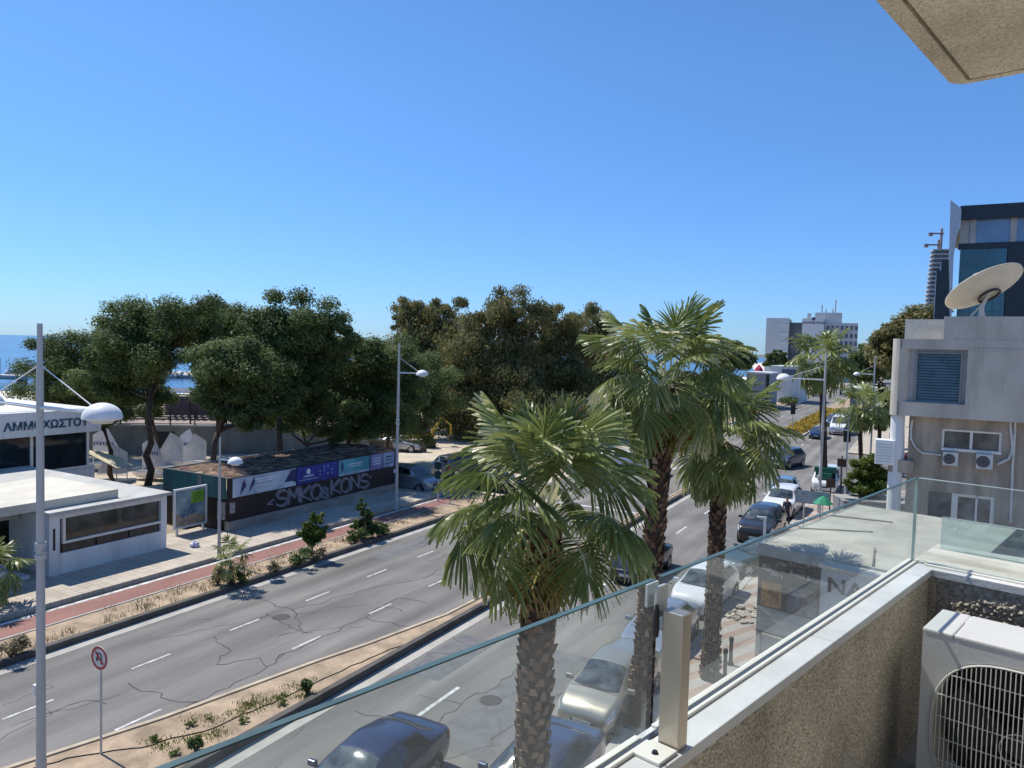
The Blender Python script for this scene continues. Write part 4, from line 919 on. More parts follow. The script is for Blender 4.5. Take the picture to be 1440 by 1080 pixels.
# ------------------------------------------------------------------ yacht club building and pavilion (road-aligned)
club = road_empty('club_building', 0, 0, 0, 'flat roofed white club building with dark blue Greek lettering and a strip of windows', 'building')
S0, TR = -42.7, 26.2
mb = MB(); mb.box(-54, S0, -6, TR, 0, 2.3); mb.box(-54, S0 - .25, -6, TR - .2, 2.3, 4.45); mb.box(-54, S0 + .25, -6, TR + .25, 4.45, 5.8, .03); mb.build('wall', whitewall, club)
MB().box(-53.6, S0 - .15, -5.8, TR - .15, 5.795, 5.82).build('roof', mat('white_roof_sheet', (.66, .65, .60), .8, var=.15, scale=.6), club)
mb = MB(); mb.box(S0 - .16, S0 - .06, -6, TR - .001, 2.31, 2.45)
for t_ in [TR - .35 - 3.15 * k for k in range(11)]: mb.box(S0 - .2, S0 - .08, t_ - .07, t_ + .07, 2.45, 4.449)
mb.build('window_frame', alu, club)
for k in range(10):
    MB().box(S0 - .245, S0 - .16, TR - .42 - 3.15 * (k + 1) + .14, TR - .42 - 3.15 * k, 2.455, 4.44).build('window', darkglass, club)
blue = mat('dark_blue_letters', (.015, .075, .13), .5, var=.1)
t_l, z_l = sp(121, 602, S0 + .27)
tx = text_mb('ΝΑΥΤΙΚΟΣ ΟΜΙΛΟΣ ΑΜΜΟΧΩΣΤΟΥ', .60, .016, .02, 'RIGHT', 1.02)
tx.build('sign_lettering', blue, club, xf=on_s(S0 + .272, TR - .55, 4.86))
MB().lathe([(.25, 0), (.22, .9), (.3, 1.0), (.3, 1.1), (0, 1.1)], 12, (S0 - 6, TR - 4.6, 5.82), cap=True).build('roof_vent', black, club)
# the pavilion in front
pav = road_empty('pavilion', 0, 0, 0, 'low white flat roofed pavilion with a wide shaded window facing the pavement', 'pavilion')
PS, PT0, PT1 = -30.45, 16.8, 22.1
mb = MB()
mb.box(PS - .18, PS, PT0, PT1, .2, 1.12); mb.box(PS - .2, PS + .02, PT0, PT0 + .42, 1.12, 2.75); mb.box(PS - .2, PS + .02, PT1 - .3, PT1, 1.12, 2.75); mb.box(PS - .18, PS, PT0 + .42, PT1 - .3, 2.55, 2.75)
mb.box(S0 + .3, PS - .2, PT1 - .2, PT1 - .02, .2, 2.75); mb.box(PS - 3.0, PS - .2, PT0 + .02, PT0 + .2, .2, 2.75)
mb.build('wall', whitewall, pav)
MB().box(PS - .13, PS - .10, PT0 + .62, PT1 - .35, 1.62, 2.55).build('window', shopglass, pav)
fr = MB(); fr.box(PS - .16, PS + .025, PT0 + .55, PT1 - .3, 1.5, 1.6); fr.box(PS - .15, PS + .024, PT0 + .55, PT0 + .65, 1.6, 2.55); fr.build('window_frame', alu, pav)
for k in range(3):
    w_ = (PT1 - .35 - PT0 - .5) / 3; a = PT0 + .5 + k * w_
    MB().box(PS - .12, PS - .06, a + .05, a + w_ - .05, 1.14, 1.49).build('brown_panel', mat('brown_blind', (.075, .055, .04), .6, var=.3, scale=3), pav)
MB().box(PS - .16, PS - .125, PT0 + .42, PT1 - .3, 1.121, 1.499).build('panel_backing', black, pav)
MB().box(PS + .0, PS + .024, PT0 + .14, PT0 + .24, 1.3, 2.2).build('slot_window', black, pav)
mb = MB(); mb.box(S0 + .27, PS + .18, PT0 - .1, PT1 + .15, 2.752, 2.9, .01); mb.box(S0 + .27, -32.5, -6, PT0 - .102, 2.752, 2.9)
mb.box(-32.75, -32.45, -6, PT0 - .104, 2.42, 2.75)
mb.build('roof', mat('grey_white_roof', (.46, .455, .42), .8, var=.14, scale=.7), pav)
mb = MB(); mb.box(-36.3, PS - .55, 6, PT1 - 2.0, 2.905, 3.28, .02); 
mb.build('raised_roof', cream, pav)
mb = MB(); mb.box(S0 + .3, -32.7, -6, PT0 - .3, .2, .21); mb.build('terrace_floor', concrete, pav)
MB().box(S0 + .26, S0 + .3, -6, PT0 + .5, .21, 2.75).build('back_shade_panel', mat('painted_terrace_shade', (.03, .03, .03), .8), pav)  # near-black panel paints the shade under the terrace roof
MB().box(-32.5, -32.3, -6, PT0 - .5, .2, .62).build('low_wall', whitewall, pav)
mb = MB(); mb.tube([(-31.9, PT0 - 2.6, 1.45), (-31.9, PT0 - 2.2, 1.45), (-31.4, PT0 - .2, .75)], .03, 8); mb.tube([(-31.9, PT0 - 2.6, .2), (-31.9, PT0 - 2.6, 1.45)], .03, 8); mb.tube([(-31.6, PT0 - 1.1, .2), (-31.6, PT0 - 1.1, 1.07)], .025, 8)
mb.build('stair_rail', lampwhite, pav); 
mb = MB()
for k in range(4): mb.box(-31.95, -30.9, PT0 - .5 - .45 * (k + 1), PT0 - .5 - .45 * k, .2, .38 + .18 * k)
mb.build('steps', whitewall, pav)
MB().tube([(-36, 10, 2.9), (-36.3, 8.4, 3.7)], .03, 6).build('roof_pole', lampwhite, pav)
# promotional board
pb = road_empty('promotional_board', -32.1, 0, 0, 'white framed picture board with a green patch between pavilion and hoarding', 'board')
a0, a1 = sp(245, 765, -32.1)[0], sp(290, 752, -32.1)[0]; a0 -= .05
mb = MB(); mb.box(-.06, .06, a0, a1, .55, .64); mb.box(-.06, .06, a0, a1, 2.46, 2.55); mb.box(-.06, .06, a0, a0 + .09, .64, 2.46); mb.box(-.06, .06, a1 - .09, a1, .64, 2.46)
for t_ in (a0 + .2, a1 - .2): mb.box(-.05, .03, t_ - .05, t_ + .05, .1, .55)
mb.build('frame', lampwhite, pb)
pmt = mat('picture_print', (.08, .20, .36), .4, var=.5, scale=1.1, c2=(.32, .42, .44)); MB().box(-.03, .03, a0 + .09, a1 - .09, .64, 2.46).build('picture', pmt, pb)
mb = MB(); mb.add([(.033, a1 - .95, 1.72), (.033, a1 - .18, 1.72), (.033, a1 - .18, 2.36), (.033, a1 - .95, 2.3)], [(0, 1, 2, 3)]); mb.build('green_patch', mat('lime_print', (.20, .40, .04), .5, var=.2), pb)
mb = MB()
for k in range(4): mb.box(.034, .036, a1 - .85, a1 - .3 - .1 * (k % 2), 1.82 + .12 * k, 1.86 + .12 * k)
mb.build('print', mat('dark_print', (.03, .09, .03), .5), pb)
mb = MB(); mb.add([(.0325, a0 + .12, .66), (.0325, a1 - .1, .66), (.0325, a1 - .1, 1.0), (.0325, a1 - .8, 1.2), (.0325, a0 + .5, 1.05), (.0325, a0 + .12, 1.3)], [tuple(range(6))]); mb.build('beach_print', mat('sandy_print', (.34, .27, .2), .5, var=.3), pb)
p = gp(274, 769, .26); r0 = empty('plastic_bag', p, .4, 'crumpled blue and white plastic bag on the paving by the picture board', 'bag')
bm = bmesh.new(); bmesh.ops.create_icosphere(bm, subdivisions=3, radius=.22); r_ = random.Random(5)
for v in bm.verts: v.co *= r_.uniform(.75, 1.1); v.co.z = max(0, v.co.z * .7 + .1)
me = bpy.data.meshes.new('bag_body'); bm.to_mesh(me); bm.free(); me.materials.append(mat('blue_plastic', (.05, .12, .5), .35, var=.4, scale=7, c2=(.7, .7, .75))); o = bpy.data.objects.new('bag_body', me); col.objects.link(o); o.parent = r0

# ------------------------------------------------------------------ graffiti hoarding
hs = -30.5; ht0 = sp(322, 757, hs)[0]; ht1 = sp(556, 704, hs)[0]; HZ = 3.0
hd = road_empty('site_enclosure', 0, 0, 0, 'dark brown site hoarding with graffiti and a strip of blue banners, debris on its roof', 'hoarding')
MB().box(hs - .3, hs + .03, ht0 - .03, ht1 + .03, 0, .78).build('footing', mat('dirty_footing', (.30, .27, .24), .9, var=.25, scale=1.2, stretch=(1, .5, 2)), hd)
MB().box(hs - .2, hs, ht0, ht1, .78, HZ).build('boarding', darkbrown, hd)
tealw = MB(); n = 44; L_ = 5.0
vs = []; 
for i in range(n * 2 + 1):
    x = hs - .2 - i * L_ / (n * 2); vs += [(x, ht0 + (.025 if i % 2 else -.025), 1.9), (x, ht0 + (.025 if i % 2 else -.025), HZ + .02)]
tealw.add(vs, [(2 * i, 2 * i + 2, 2 * i + 3, 2 * i + 1) for i in range(n * 2)]); tealw.build('corrugated_side', teal, hd)
MB().box(hs - 5.2, hs - .201, ht0 + .03, ht0 + .1, 0, 1.9).build('side_boarding', darkbrown, hd)
MB().box(hs - 2.35, hs - 2.05, ht0 - .06, ht0 - .03, 1.95, HZ - .05).build('grey_strip', mat('grey_strip', (.16, .16, .15), .7), hd)
MB().box(hs - 5.2, hs - .2, ht1 - .1, ht1, 0, HZ).build('end_boarding', darkbrown, hd)
k_ = ht0 + 1.2
while k_ < ht1: MB().box(hs + .001, hs + .0035, k_ - .012, k_ + .012, .79, 1.97).build('board_joint', black, hd); k_ += 1.22
# roof with leaf litter: an uneven sheet
nx, ny = 22, 56; vs = []; r_ = random.Random(8)
for j in range(ny + 1):
    for i in range(nx + 1):
        vs.append((hs - .02 - 5.1 * i / nx, ht0 + .02 + (ht1 - ht0 - .04) * j / ny, HZ - .06 + .22 * math.sin(i / nx * math.pi) * (.5 + .5 * r_.random()) + .05 * r_.random()))
mb = MB(); mb.add(vs, [(j * (nx + 1) + i, j * (nx + 1) + i + 1, (j + 1) * (nx + 1) + i + 1, (j + 1) * (nx + 1) + i) for j in range(ny) for i in range(nx)]); mb.build('debris_roof', rustroof, hd)
mb = MB(); mb.box(hs - 5.2, hs + .02, ht0 - .04, ht0 + .02, HZ - .005, HZ + .05); mb.box(hs - 5.2, hs - 5.12, ht0 + .02, ht1, HZ - .2, HZ + .04); mb.build('roof_edge', mat('roof_edge_metal', (.28, .27, .24), .6), hd)
# banners along the top
LB = ht1 - ht0
def banner(f0, f1, c, c2, label, marks, z0=1.98, z1=2.96):
    a = ht0 + LB * f0 + .03; b = ht0 + LB * f1 - .03
    nm = 'banner_print_' + label.split()[0]
    o = MB().box(hs + .002, hs + .02, a, b, z0, z1).build('banner', mat(nm, c, .5, var=.25, scale=.9, c2=c2), hd, label=label)
    for (kind, args, mc) in marks:
        mm = mat('print_%s' % mc[0], mc[1], .5, var=.2, scale=3); mb = MB(); x = hs + .0225; w_ = b - a; h_ = z1 - z0
        if kind == 'bars':
            for (u0, u1, v0, v1) in args: mb.box(x - .002, x, a + u0 * w_, a + u1 * w_, z0 + v0 * h_, z0 + v1 * h_)
        if kind == 'disc':
            for (u0, v0, r0_) in args: mb.lathe([(0, x - hs - .002), (r0_, x - hs - .002), (r0_, x - hs), (0, x - hs)], 20, (hs, a + u0 * w_, z0 + v0 * h_), 'X')
        if kind == 'poly':
            for pts_ in args: mb.add([(x - .0005, a + u0 * w_, z0 + v0 * h_) for u0, v0 in pts_], [tuple(range(len(pts_)))])
        mb.build('print', mm, o)
W_ = ('white', (.68, .72, .78)); D_ = ('navy', (.02, .03, .12)); P_ = ('pale', (.36, .44, .55)); O_ = ('magenta', (.3, .08, .25))
banner(.012, .335, (.34, .46, .60), (.54, .64, .72), 'pale blue banner with dark fin shapes', [('poly', [[(.10, .05), (.2, .5), (.17, .9), (.13, .6)], [(.24, .1), (.33, .6), (.32, .95), (.26, .5)], [(.8, .3), (.92, .95), (1, .95), (1, .2), (.93, .3)]], D_),
    ('bars', [(.33, .7, .74, .80), (.36, .66, .60, .66), (.36, .72, .4, .45), (.40, .78, .28, .33), (.36, .7, .14, .19)], W_)])
banner(.337, .585, (.015, .022, .24), (.025, .05, .36), 'deep blue banner with a white emblem', [('disc', [(.27, .68, .16)], W_), ('bars', [(.15, .4, .36, .47), (.06, .52, .2, .24)], P_), ('disc', [(.55 + .1 * i, .8 - .22 * j, .05) for i in range(4) for j in range(3) if (i + j) % 3], P_)])
banner(.587, .80, (.04, .27, .36), (.10, .42, .48), 'turquoise banner with a pale foot strip', [('bars', [(.02, .98, .02, .16)], P_), ('poly', [[(.08, .3), (.14, .3), (.15, .7), (.11, .95), (.07, .7)]], D_), ('bars', [(.3, .75, .62, .68), (.34, .7, .48, .52)], W_)])
banner(.803, .895, (.14, .17, .42), (.28, .32, .54), 'violet blue banner with short lines', [('bars', [(.2, .8, .7, .76), (.15, .85, .52, .58), (.25, .75, .34, .4)], W_), ('bars', [(.1, .9, .12, .2)], O_)])
banner(.897, .985, (.20, .30, .52), (.42, .52, .66), 'small light blue banner at the end', [('bars', [(.2, .85, .66, .74), (.2, .8, .46, .52), (.15, .85, .24, .3)], D_)])
# graffiti lettering: rounded outline strokes
gl = MB()
def stroke(pts, wd, x):
    for a, b in zip(pts[:-1], pts[1:]):
        a = Vector(a); b = Vector(b); d = (b - a); 
        if d.length < 1e-6: continue
        d.normalize(); q = Vector((-d.y, d.x)) * wd; e = d * wd * .6
        gl.add([(x, *(a - q - e)), (x, *(b - q + e)), (x, *(b + q + e)), (x, *(a + q - e))], [(0, 1, 2, 3)])
def arc(cx_, cy_, rx_, ry_, a0_, a1_, n_=10): return [(cx_ + rx_ * math.cos(R(a0_ + (a1_ - a0_) * i / n_)), cy_ + ry_ * math.sin(R(a0_ + (a1_ - a0_) * i / n_))) for i in range(n_ + 1)]
G = {'S': [arc(.5, .72, .38, .26, 30, 270), arc(.5, .24, .4, .24, 90, -160)], 'M': [[(.05, 0), (.15, .95), (.5, .35), (.85, .95), (.95, 0)]], 'K': [[(.12, 0), (.12, .98)], [(.9, .95), (.15, .42), (.95, 0)]],
     'O': [arc(.5, .48, .42, .48, 0, 360, 16)], '&': [arc(.5, .75, .25, .22, -60, 240), arc(.45, .28, .4, .3, 110, 380), [(.3, .6), (.95, .0)]], 'N': [[(.1, 0), (.1, .95), (.85, .05), (.85, .98)]], 'C': [arc(.55, .48, .45, .48, 40, 320, 14)],
     'I': [[(.3, 0), (.3, .7)], [(.3, .85), (.3, .95)]], 'H': [[(.1, 0), (.1, .95)], [(.85, 0), (.85, .95)], [(.1, .5), (.85, .5)]], 'E': [[(.85, .95), (.1, .9), (.15, .05), (.9, 0)], [(.12, .5), (.7, .5)]]}
gt0 = ht0 + LB * .225; lw = LB * .053; t_ = gt0; gr_ = random.Random(6)
zg = [1.02, .9]
for i, ch in enumerate('SMKO&KONS'):
    sc_ = (1.32, 1.0) if ch != '&' else (.9, .7); zb = .96 + gr_.uniform(-.05, .07)
    for st in G[ch]:
        P_a = [(t_ + u0 * lw * sc_[0], zb + v0 * .88 * sc_[1]) for u0, v0 in st]
        for off_, wd_ in (((0, 0), .05), ((.10, -.07), .026), ((-.09, .05), .018)):
            stroke([(a + off_[0], b + off_[1]) for a, b in P_a], wd_, hs + .004 + .001 * (off_[0] > 0) + .0005 * (off_[0] < 0) + i * .0003)
    t_ += lw * (1.22 if ch != '&' else 1.0)
stroke([(gt0 - .55, 1.25), (gt0 - .12, 1.45)], .04, hs + .004); stroke([(gt0 - .55, 1.25), (gt0 - .2, 1.2)], .03, hs + .0045)
stroke(arc(t_ + .15, 1.55, .07, .07, 0, 360, 8), .03, hs + .004)
gl.build('graffiti', mat('spray_paint', (.24, .24, .28), .7, var=.35, scale=6), hd)
mb = MB(); mb.box(hs + .004, hs + .03, ht0 - .0 + .02, ht0 + .34, 1.2, 1.75); mb.box(hs - .85, hs - .3, ht0 - .05, ht0 + .029, .85, 1.75); mb.build('notices', mat('pasted_notice', (.30, .29, .28), .7, var=.4, scale=6), hd)
# ------------------------------------------------------------------ sea front behind: wall, railing, boats, pier
bw = empty('sea_wall', (0, 0, 0), 0, 'long pale concrete wall behind the sailing dinghies, terrace above it', 'wall')
A = dp(165, 604, 63); B = dp(520, 606, 67)
dirv = (Vector((B.x, B.y, 0)) - Vector((A.x, A.y, 0))); LW = dirv.length; bw.location = (A.x, A.y, 0); bw.rotation_euler = (0, 0, math.atan2(dirv.y, dirv.x))
MB().box(-4, LW, 0, .35, 0, 2.45).build('wall_face', mat('shade_toned_concrete', (.20, .205, .19), .9, var=.25, scale=.6, stretch=(1, 1, .4)), bw); MB().box(-4, LW, -.04, .4, 2.45, 2.58).build('wall_cap', palegrey, bw); MB().box(2.4, 4.6, -.02, .0, .6, 2.0).build('dark_opening', black, bw)  # tree shade over the wall is put into its darker concrete colour
MB().box(-4, LW, .4, 24, 2.1, 2.44).build('terrace', mat('terrace_sand', (.30, .24, .20), .95, var=.2), bw)
fe = empty('railing_fence', bw.location, bw.rotation_euler.z, 'dark post and rail fence on top of the pale sea wall', 'fence')
x = -3.8
while x < LW: MB().box(x - .05, x + .05, .1, .2, 2.58, 3.9).build('post', black, fe); x += 2.0
mb = MB()
for z_ in (3.0, 3.45, 3.87): mb.box(-4, LW, .13, .17, z_, z_ + .05)
mb2 = MB(); z_ = 2.75
while z_ < 5.0: mb2.box(-4, LW, 2.6, 2.64, z_, z_ + .13); z_ += .2
mb2.build('slat_screen', mat('violet_grey_slats', (.075, .062, .075), .8, var=.4, scale=1.2), fe)
x = -4
while x < LW: MB().box(x - .06, x + .06, 2.5, 2.6, 2.44, 5.15).build('post', black, fe); x += 3.1
mb.build('rails', black, fe)
sh = empty('beach_pergola', bw.location, bw.rotation_euler.z, 'dark slatted beach bar shelter on the terrace seen between pine trunks', 'shelter')
mb = MB(); 
for k in range(26): mb.box(1 + k * .62, 1.32 + k * .62, 6, 12, 5.0, 5.06)
mb.build('roof_slats', mat('weathered_slats', (.20, .18, .19), .8, var=.3), sh)
for x in (1, 5, 9, 13, 17): MB().box(x, x + .16, 6, 6.16, 2.44, 5.0).build('post', darkbrown, sh); MB().box(x, x + .16, 11.8, 12, 2.44, 5.0).build('post', darkbrown, sh)
MB().box(1, 17.2, 11.0, 11.1, 2.44, 4.3).build('back_screen', mat('violet_grey_screen', (.14, .12, .17), .8, var=.3, scale=1.5, stretch=(1, 1, 6)), sh)
# sailing dinghies
sail = mat('sail_cloth', (.68, .69, .72), .7, var=.10, scale=2.5)
hullm = mat('white_hull', (.70, .70, .68), .35, var=.05)
def dinghy(px, py, Y, rz, label, hh=2.5, first=None):
    b = dp(px, py, Y); b.z = .05
    if first is not None: return dup(first, b, rz, hh / 2.5, label)
    r0 = empty('sailing_dinghy', b, rz, label, 'sailing dinghy', 'sailing dinghies before the sea wall')
    mb = MB(); st = [(-1.15, .42, .1), (-.6, .52, .0), (0, .56, 0), (.6, .5, .03), (1.05, .33, .16)]; vs = []
    for x, w_, zb in st: vs += [(x, -w_ * .7, .12 + zb), (x, -w_, .5), (x, w_, .5), (x, w_ * .7, .12 + zb), (x, -w_ * .9, .49), (x, w_ * .9, .49)]
    fs = []
    for i in range(4):
        a = i * 6; c = a + 6; fs += [(a, a + 1, c + 1, c), (a + 2, a + 3, c + 3, c + 2), (a + 3, a, c, c + 3), (a + 1, a + 4, c + 4, c + 1), (a + 5, a + 2, c + 2, c + 5)]
    fs += [(0, 3, 2, 1), (24, 25, 26, 27)]; mb.add(vs, fs); mb.build('hull', hullm, r0)
    MB().tube([(.5, 0, .2), (.5, 0, 2.3)], .03, 8).build('mast', alu, r0)
    mb = MB(); mb.tube([(.48, 0, .78), (-1.35, 0, .85)], .025, 6); mb.tube([(.48, .03, 1.2), (-.35, .03, 2.8)], .018, 6); mb.build('boom', alu, r0)
    nn = 8; vs = []
    for j in range(nn + 1):
        v = j / nn
        for i in range(nn + 1):
            u_ = i / nn; lx = .46 + 0 * v; zl = .88 + 1.45 * v; rx = -1.3 + 1.0 * v ** 1.1; zr_ = .9 + 1.95 * v
            vs.append((lx + (rx - lx) * u_, .12 * math.sin(u_ * math.pi) * (1 - v * .5) + .02, zl + (zr_ - zl) * u_))
    k = len(vs); vs += [(x, y + .012, z_) for x, y, z_ in vs]
    fs = []
    for j in range(nn):
        for i in range(nn):
            a = j * (nn + 1) + i; fs += [(a, a + 1, a + nn + 2, a + nn + 1), (k + a, k + a + nn + 1, k + a + nn + 2, k + a + 1)]
    mb = MB(); mb.add(vs, fs); mb.build('sail', sail, r0, smooth=True)
    mb = MB(); r_ = random.Random(1)
    for i in range(7): u0 = -.75 + .18 * i; mb.box(u0, u0 + .1, .17, .175, 1.62 + .05 * (i % 2), 1.85)
    mb.build('sail_number', mat('sail_number', (.12, .14, .25), .7), r0)
    return r0
d0 = dinghy(167, 668, 49, R(20), 'dinghy with a slanting sail behind the crooked trunk', 2.7)
dinghy(210, 664, 52, R(168), 'dinghy whose sail is crossed by the tall straight pine trunk', 2.7, d0)
dinghy(246, 662, 54, R(8), 'dinghy with a broad peaked sail in the middle of the row', 2.75, d0)
dinghy(262, 660, 57, R(165), 'dinghy almost hidden behind another sail, right part of the row', 2.7, d0)
dinghy(279, 660, 55, R(10), 'rightmost dinghy of the row, sail against the forked pine', 2.6, d0)
dinghy(143, 668, 55, R(190), 'dinghy just right of the club wall, behind the cream awning', 2.9, d0)
for i, (px, py, Y, rz, lb) in enumerate([(140, 676, 47, .5, 'upturned white dinghy hull right of the club, left of the crooked trunk'), (176, 680, 46, 1.2, 'upturned white hull between the two leaning trunks'), (200, 682, 45.5, .2, 'upturned hull at the foot of the straight pine')]):
    b = dp(px, py, Y); b.z = .05; r0 = empty('upturned_boat', b, rz, lb, 'boat hull', 'upturned hulls'); mb = MB(); vs = []
    st = [(-1.2, .4), (-.6, .6), (0, .65), (.6, .55), (1.2, .25)]
    for x, w_ in st: vs += [(x, -w_, 0), (x, -w_ * .75, .4), (x, w_ * .75, .4), (x, w_, 0)]
    mb.add(vs, [(4 * j + k_, 4 * j + k_ + 1, 4 * j + k_ + 5, 4 * j + k_ + 4) for j in range(4) for k_ in range(3)] + [(0, 3, 2, 1), (16, 17, 18, 19)]); mb.build('hull', hullm, r0)
    MB().box(-.9, .9, -.05, .05, .4, .48).build('keel', black, r0)
aw = dp(128, 655, 45); aw.z = 0; r0 = empty('cream_awning', aw, R(-20), 'cream cloth shade sail sloping beside the club wall', 'awning')
mb = MB(); mb.add([(-1.0, 0, 3.1), (1.4, .6, 2.0), (1.3, 2.2, 1.9), (-1.0, 2.2, 2.6), (-1.0, 0, 3.06), (1.4, .6, 1.96), (1.3, 2.2, 1.86), (-1.0, 2.2, 2.56)], [(0, 1, 2, 3), (7, 6, 5, 4)]); mb.build('shade_cloth', mat('cream_cloth', (.66, .58, .38), .8), r0)
mb = MB(); mb.tube([(1.4, .6, 0), (1.4, .6, 2.0)], .03); mb.tube([(-1, 2.2, 0), (-1, 2.2, 2.6)], .03); mb.build('support_pole', metal, r0)
# pier with rail posts
pa = dp(-60, 527, 175); pz = pa.z
pr_ = empty('pier', (0, 0, 0), 0, 'pale pier deck over the sea with thin upright posts and a dark end pile', 'pier')
x0, x1 = dp(-120, 527, 178).x, dp(48, 527, 178).x
MB().box(x0, x1, 176, 180, pz - .35, pz + .15).build('deck', mat('pier_deck', (.55, .50, .46), .85), pr_)
MB().box(x0, x1, 175.9, 175.98, pz - .9, pz - .351).build('beam', concrete, pr_)
x = x0
while x < x1 + 2: MB().tube([(x, 176.2, pz), (x, 176.2, pz + 4.2)], .07, 6).build('post', metal, pr_); x += 2.0
for x in (x1 - 3.2, x1 - 16, x1 - 26): MB().box(x, x + .9, 176.5, 179, -2, pz - .36).build('pile', mat('wet_pile', (.07, .08, .08), .6), pr_)
bk = MB(); r_ = random.Random(12)
a = dp(20, 524, 215); b2_ = dp(420, 532, 235)
for i in range(420):
    f = i / 419; c = a.lerp(b2_, f); s_ = r_.uniform(.7, 1.7); z_ = r_.uniform(-1.8, -.6)
    bmv = [Vector((r_.uniform(-1, 1), r_.uniform(-1, 1), r_.uniform(-.7, .7))) for _ in range(4)]
    m_ = Matrix.Translation((c.x + r_.uniform(-1, 1), c.y + r_.uniform(-4, 4), z_)) @ Matrix.Rotation(r_.uniform(0, 6), 4, 'Z') @ Matrix.Rotation(r_.uniform(-.6, .6), 4, 'X')
    bk.box(-s_, s_, -s_ * .8, s_ * .8, -s_ * .6, s_ * .6, 0, m_)
o = bk.build('breakwater_rocks', mat('pale_boulders', (.50, .46, .41), .9, var=.25, scale=.5)); tag(o, 'pale boulder breakwater lying in the sea beyond the pines', 'breakwater', kind='stuff')
# sunlit sand bank, low wall and digger seen past the hoarding
p = gp(500, 640, 0); 
lw_ = road_empty('low_stone_wall', 0, 0, 0, 'low brown wall along the far side of the sandy parking entry', 'wall')
q0 = gp(545, 636, 0); q1 = gp(600, 636, 0); d_ = (q1 - q0); lw_.location = q0; lw_.rotation_euler = (0, 0, math.atan2(d_.y, d_.x))
MB().box(-6, d_.length, 0, .4, 0, 1.1).build('wall_face', mat('brown_wall', (.17, .13, .11), .9, var=.3), lw_); MB().box(-6, d_.length, -.05, .45, 1.1, 1.2).build('wall_cap', palegrey, lw_)
r0 = empty('excavator', gp(594, 629, 0), .3, 'small yellow excavator at the end of the low brown wall', 'excavator')
yel = mat('yellow_machine', (.55, .36, .03), .5); mb = MB(); mb.box(-1, 1, -.7, .7, .6, 1.4, .05); mb.build('machine_body', yel, r0)
mb = MB(); mb.box(-1.2, 1.2, -.85, -.45, 0, .6, .1); mb.box(-1.2, 1.2, .45, .85, 0, .6, .1); mb.build('tracks', rubber, r0)
mb = MB(); mb.box(-.3, .7, -.6, .3, 1.4, 2.5, .05); mb.build('cab', darkglass, r0); mb = MB(); mb.tube([(.9, .4, 1.2), (1.9, .4, 2.9), (2.9, .4, 2.2), (2.9, .4, 1.1)], [.16, .14, .11, .09], 6); mb.build('boom_arm', yel, r0)
mb = MB(); mb.box(2.65, 3.2, .05, .75, .6, 1.1, .05); mb.build('bucket', black, r0)
# ------------------------------------------------------------------ cars (local +y is the front)
def paint(name, c, metal=.0, rough=.28):
    m = mat(name, c, rough, metal=metal, var=.02, scale=.6, coat=.6, spec=.5, detail=1); node_of(m, 'BSDF_PRINCIPLED').inputs['Coat Roughness'].default_value = .06; return m
carglass = mat('car_glass', (.012, .02, .024), .06, var=.5, scale=1.2, spec=.9)
carglass_l = mat('car_windscreen', (.03, .045, .05), .07, var=.6, scale=2.5, spec=1.0, c2=(.10, .12, .12))
lampglass = mat('headlamp_glass', (.55, .57, .58), .1, var=.3, scale=14, spec=.9)
tailred = mat('tail_lamp_red', (.30, .012, .012), .15, var=.2)
platem = mat('number_plate', (.65, .65, .60), .4)
TB = {
 'sedan': dict(L=4.5, W=1.76, ws=(.275, .435), side=(.33, .775), rear=(.755, .87), dr=.075, wz=(.17, .80), tab=[
  (0, .60, .50, .50, .60), (.012, .68, .60, .58, .70), (.05, .76, .68, .66, .78), (.14, .86, .70, .76, .84), (.265, .97, .71, .88, .865), (.45, 1.37, .56, .95, .88), (.58, 1.43, .57, .97, .88), (.74, 1.36, .555, .985, .875), (.87, 1.07, .66, .98, .85), (.965, 1.02, .66, .90, .79), (.99, .92, .60, .80, .74), (1, .78, .52, .68, .66)]),
 'hatch': dict(L=4.15, W=1.72, ws=(.205, .405), side=(.27, .83), rear=(.87, .965), dr=.085, wz=(.17, .82), tab=[
  (0, .60, .50, .50, .60), (.012, .72, .60, .60, .70), (.05, .86, .66, .74, .78), (.12, .96, .69, .84, .83), (.2, 1.05, .70, .92, .86), (.42, 1.47, .575, 1.0, .865), (.6, 1.54, .58, 1.02, .865), (.82, 1.49, .56, 1.03, .86), (.93, 1.32, .56, 1.03, .83), (.975, 1.02, .61, .95, .79), (.992, .88, .58, .8, .75), (1, .72, .52, .62, .68)]),
 'suv': dict(L=4.55, W=1.86, ws=(.255, .39), side=(.31, .86), rear=(.90, .965), dr=.09, wz=(.17, .80), tab=[
  (0, .78, .56, .66, .66), (.012, .92, .66, .80, .76), (.05, 1.04, .72, .94, .84), (.14, 1.11, .74, 1.0, .89), (.25, 1.18, .74, 1.06, .91), (.40, 1.66, .62, 1.14, .92), (.6, 1.74, .63, 1.15, .92), (.86, 1.70, .62, 1.16, .91), (.945, 1.5, .62, 1.14, .88), (.98, 1.15, .66, 1.06, .84), (.993, .98, .64, .9, .82), (1, .80, .58, .7, .74)]),
 'van': dict(L=4.9, W=1.9, ws=(.13, .26), side=(.2, .40), rear=(.965, .988), dr=.07, wz=(.16, .80), tab=[
  (0, .80, .62, .66, .72), (.012, .98, .70, .86, .80), (.06, 1.14, .76, 1.04, .88), (.12, 1.26, .77, 1.12, .92), (.28, 1.98, .72, 1.2, .94), (.5, 2.04, .74, 1.22, .94), (.9, 2.02, .74, 1.22, .94), (.975, 1.94, .73, 1.2, .93), (.992, 1.4, .74, 1.1, .9), (1, .9, .7, .8, .86)])}
def cr(a, b, c, d, t):
    return .5 * ((2 * b) + (c - a) * t + (2 * a - 5 * b + 4 * c - d) * t * t + (3 * b - a - 3 * c + d) * t ** 3)
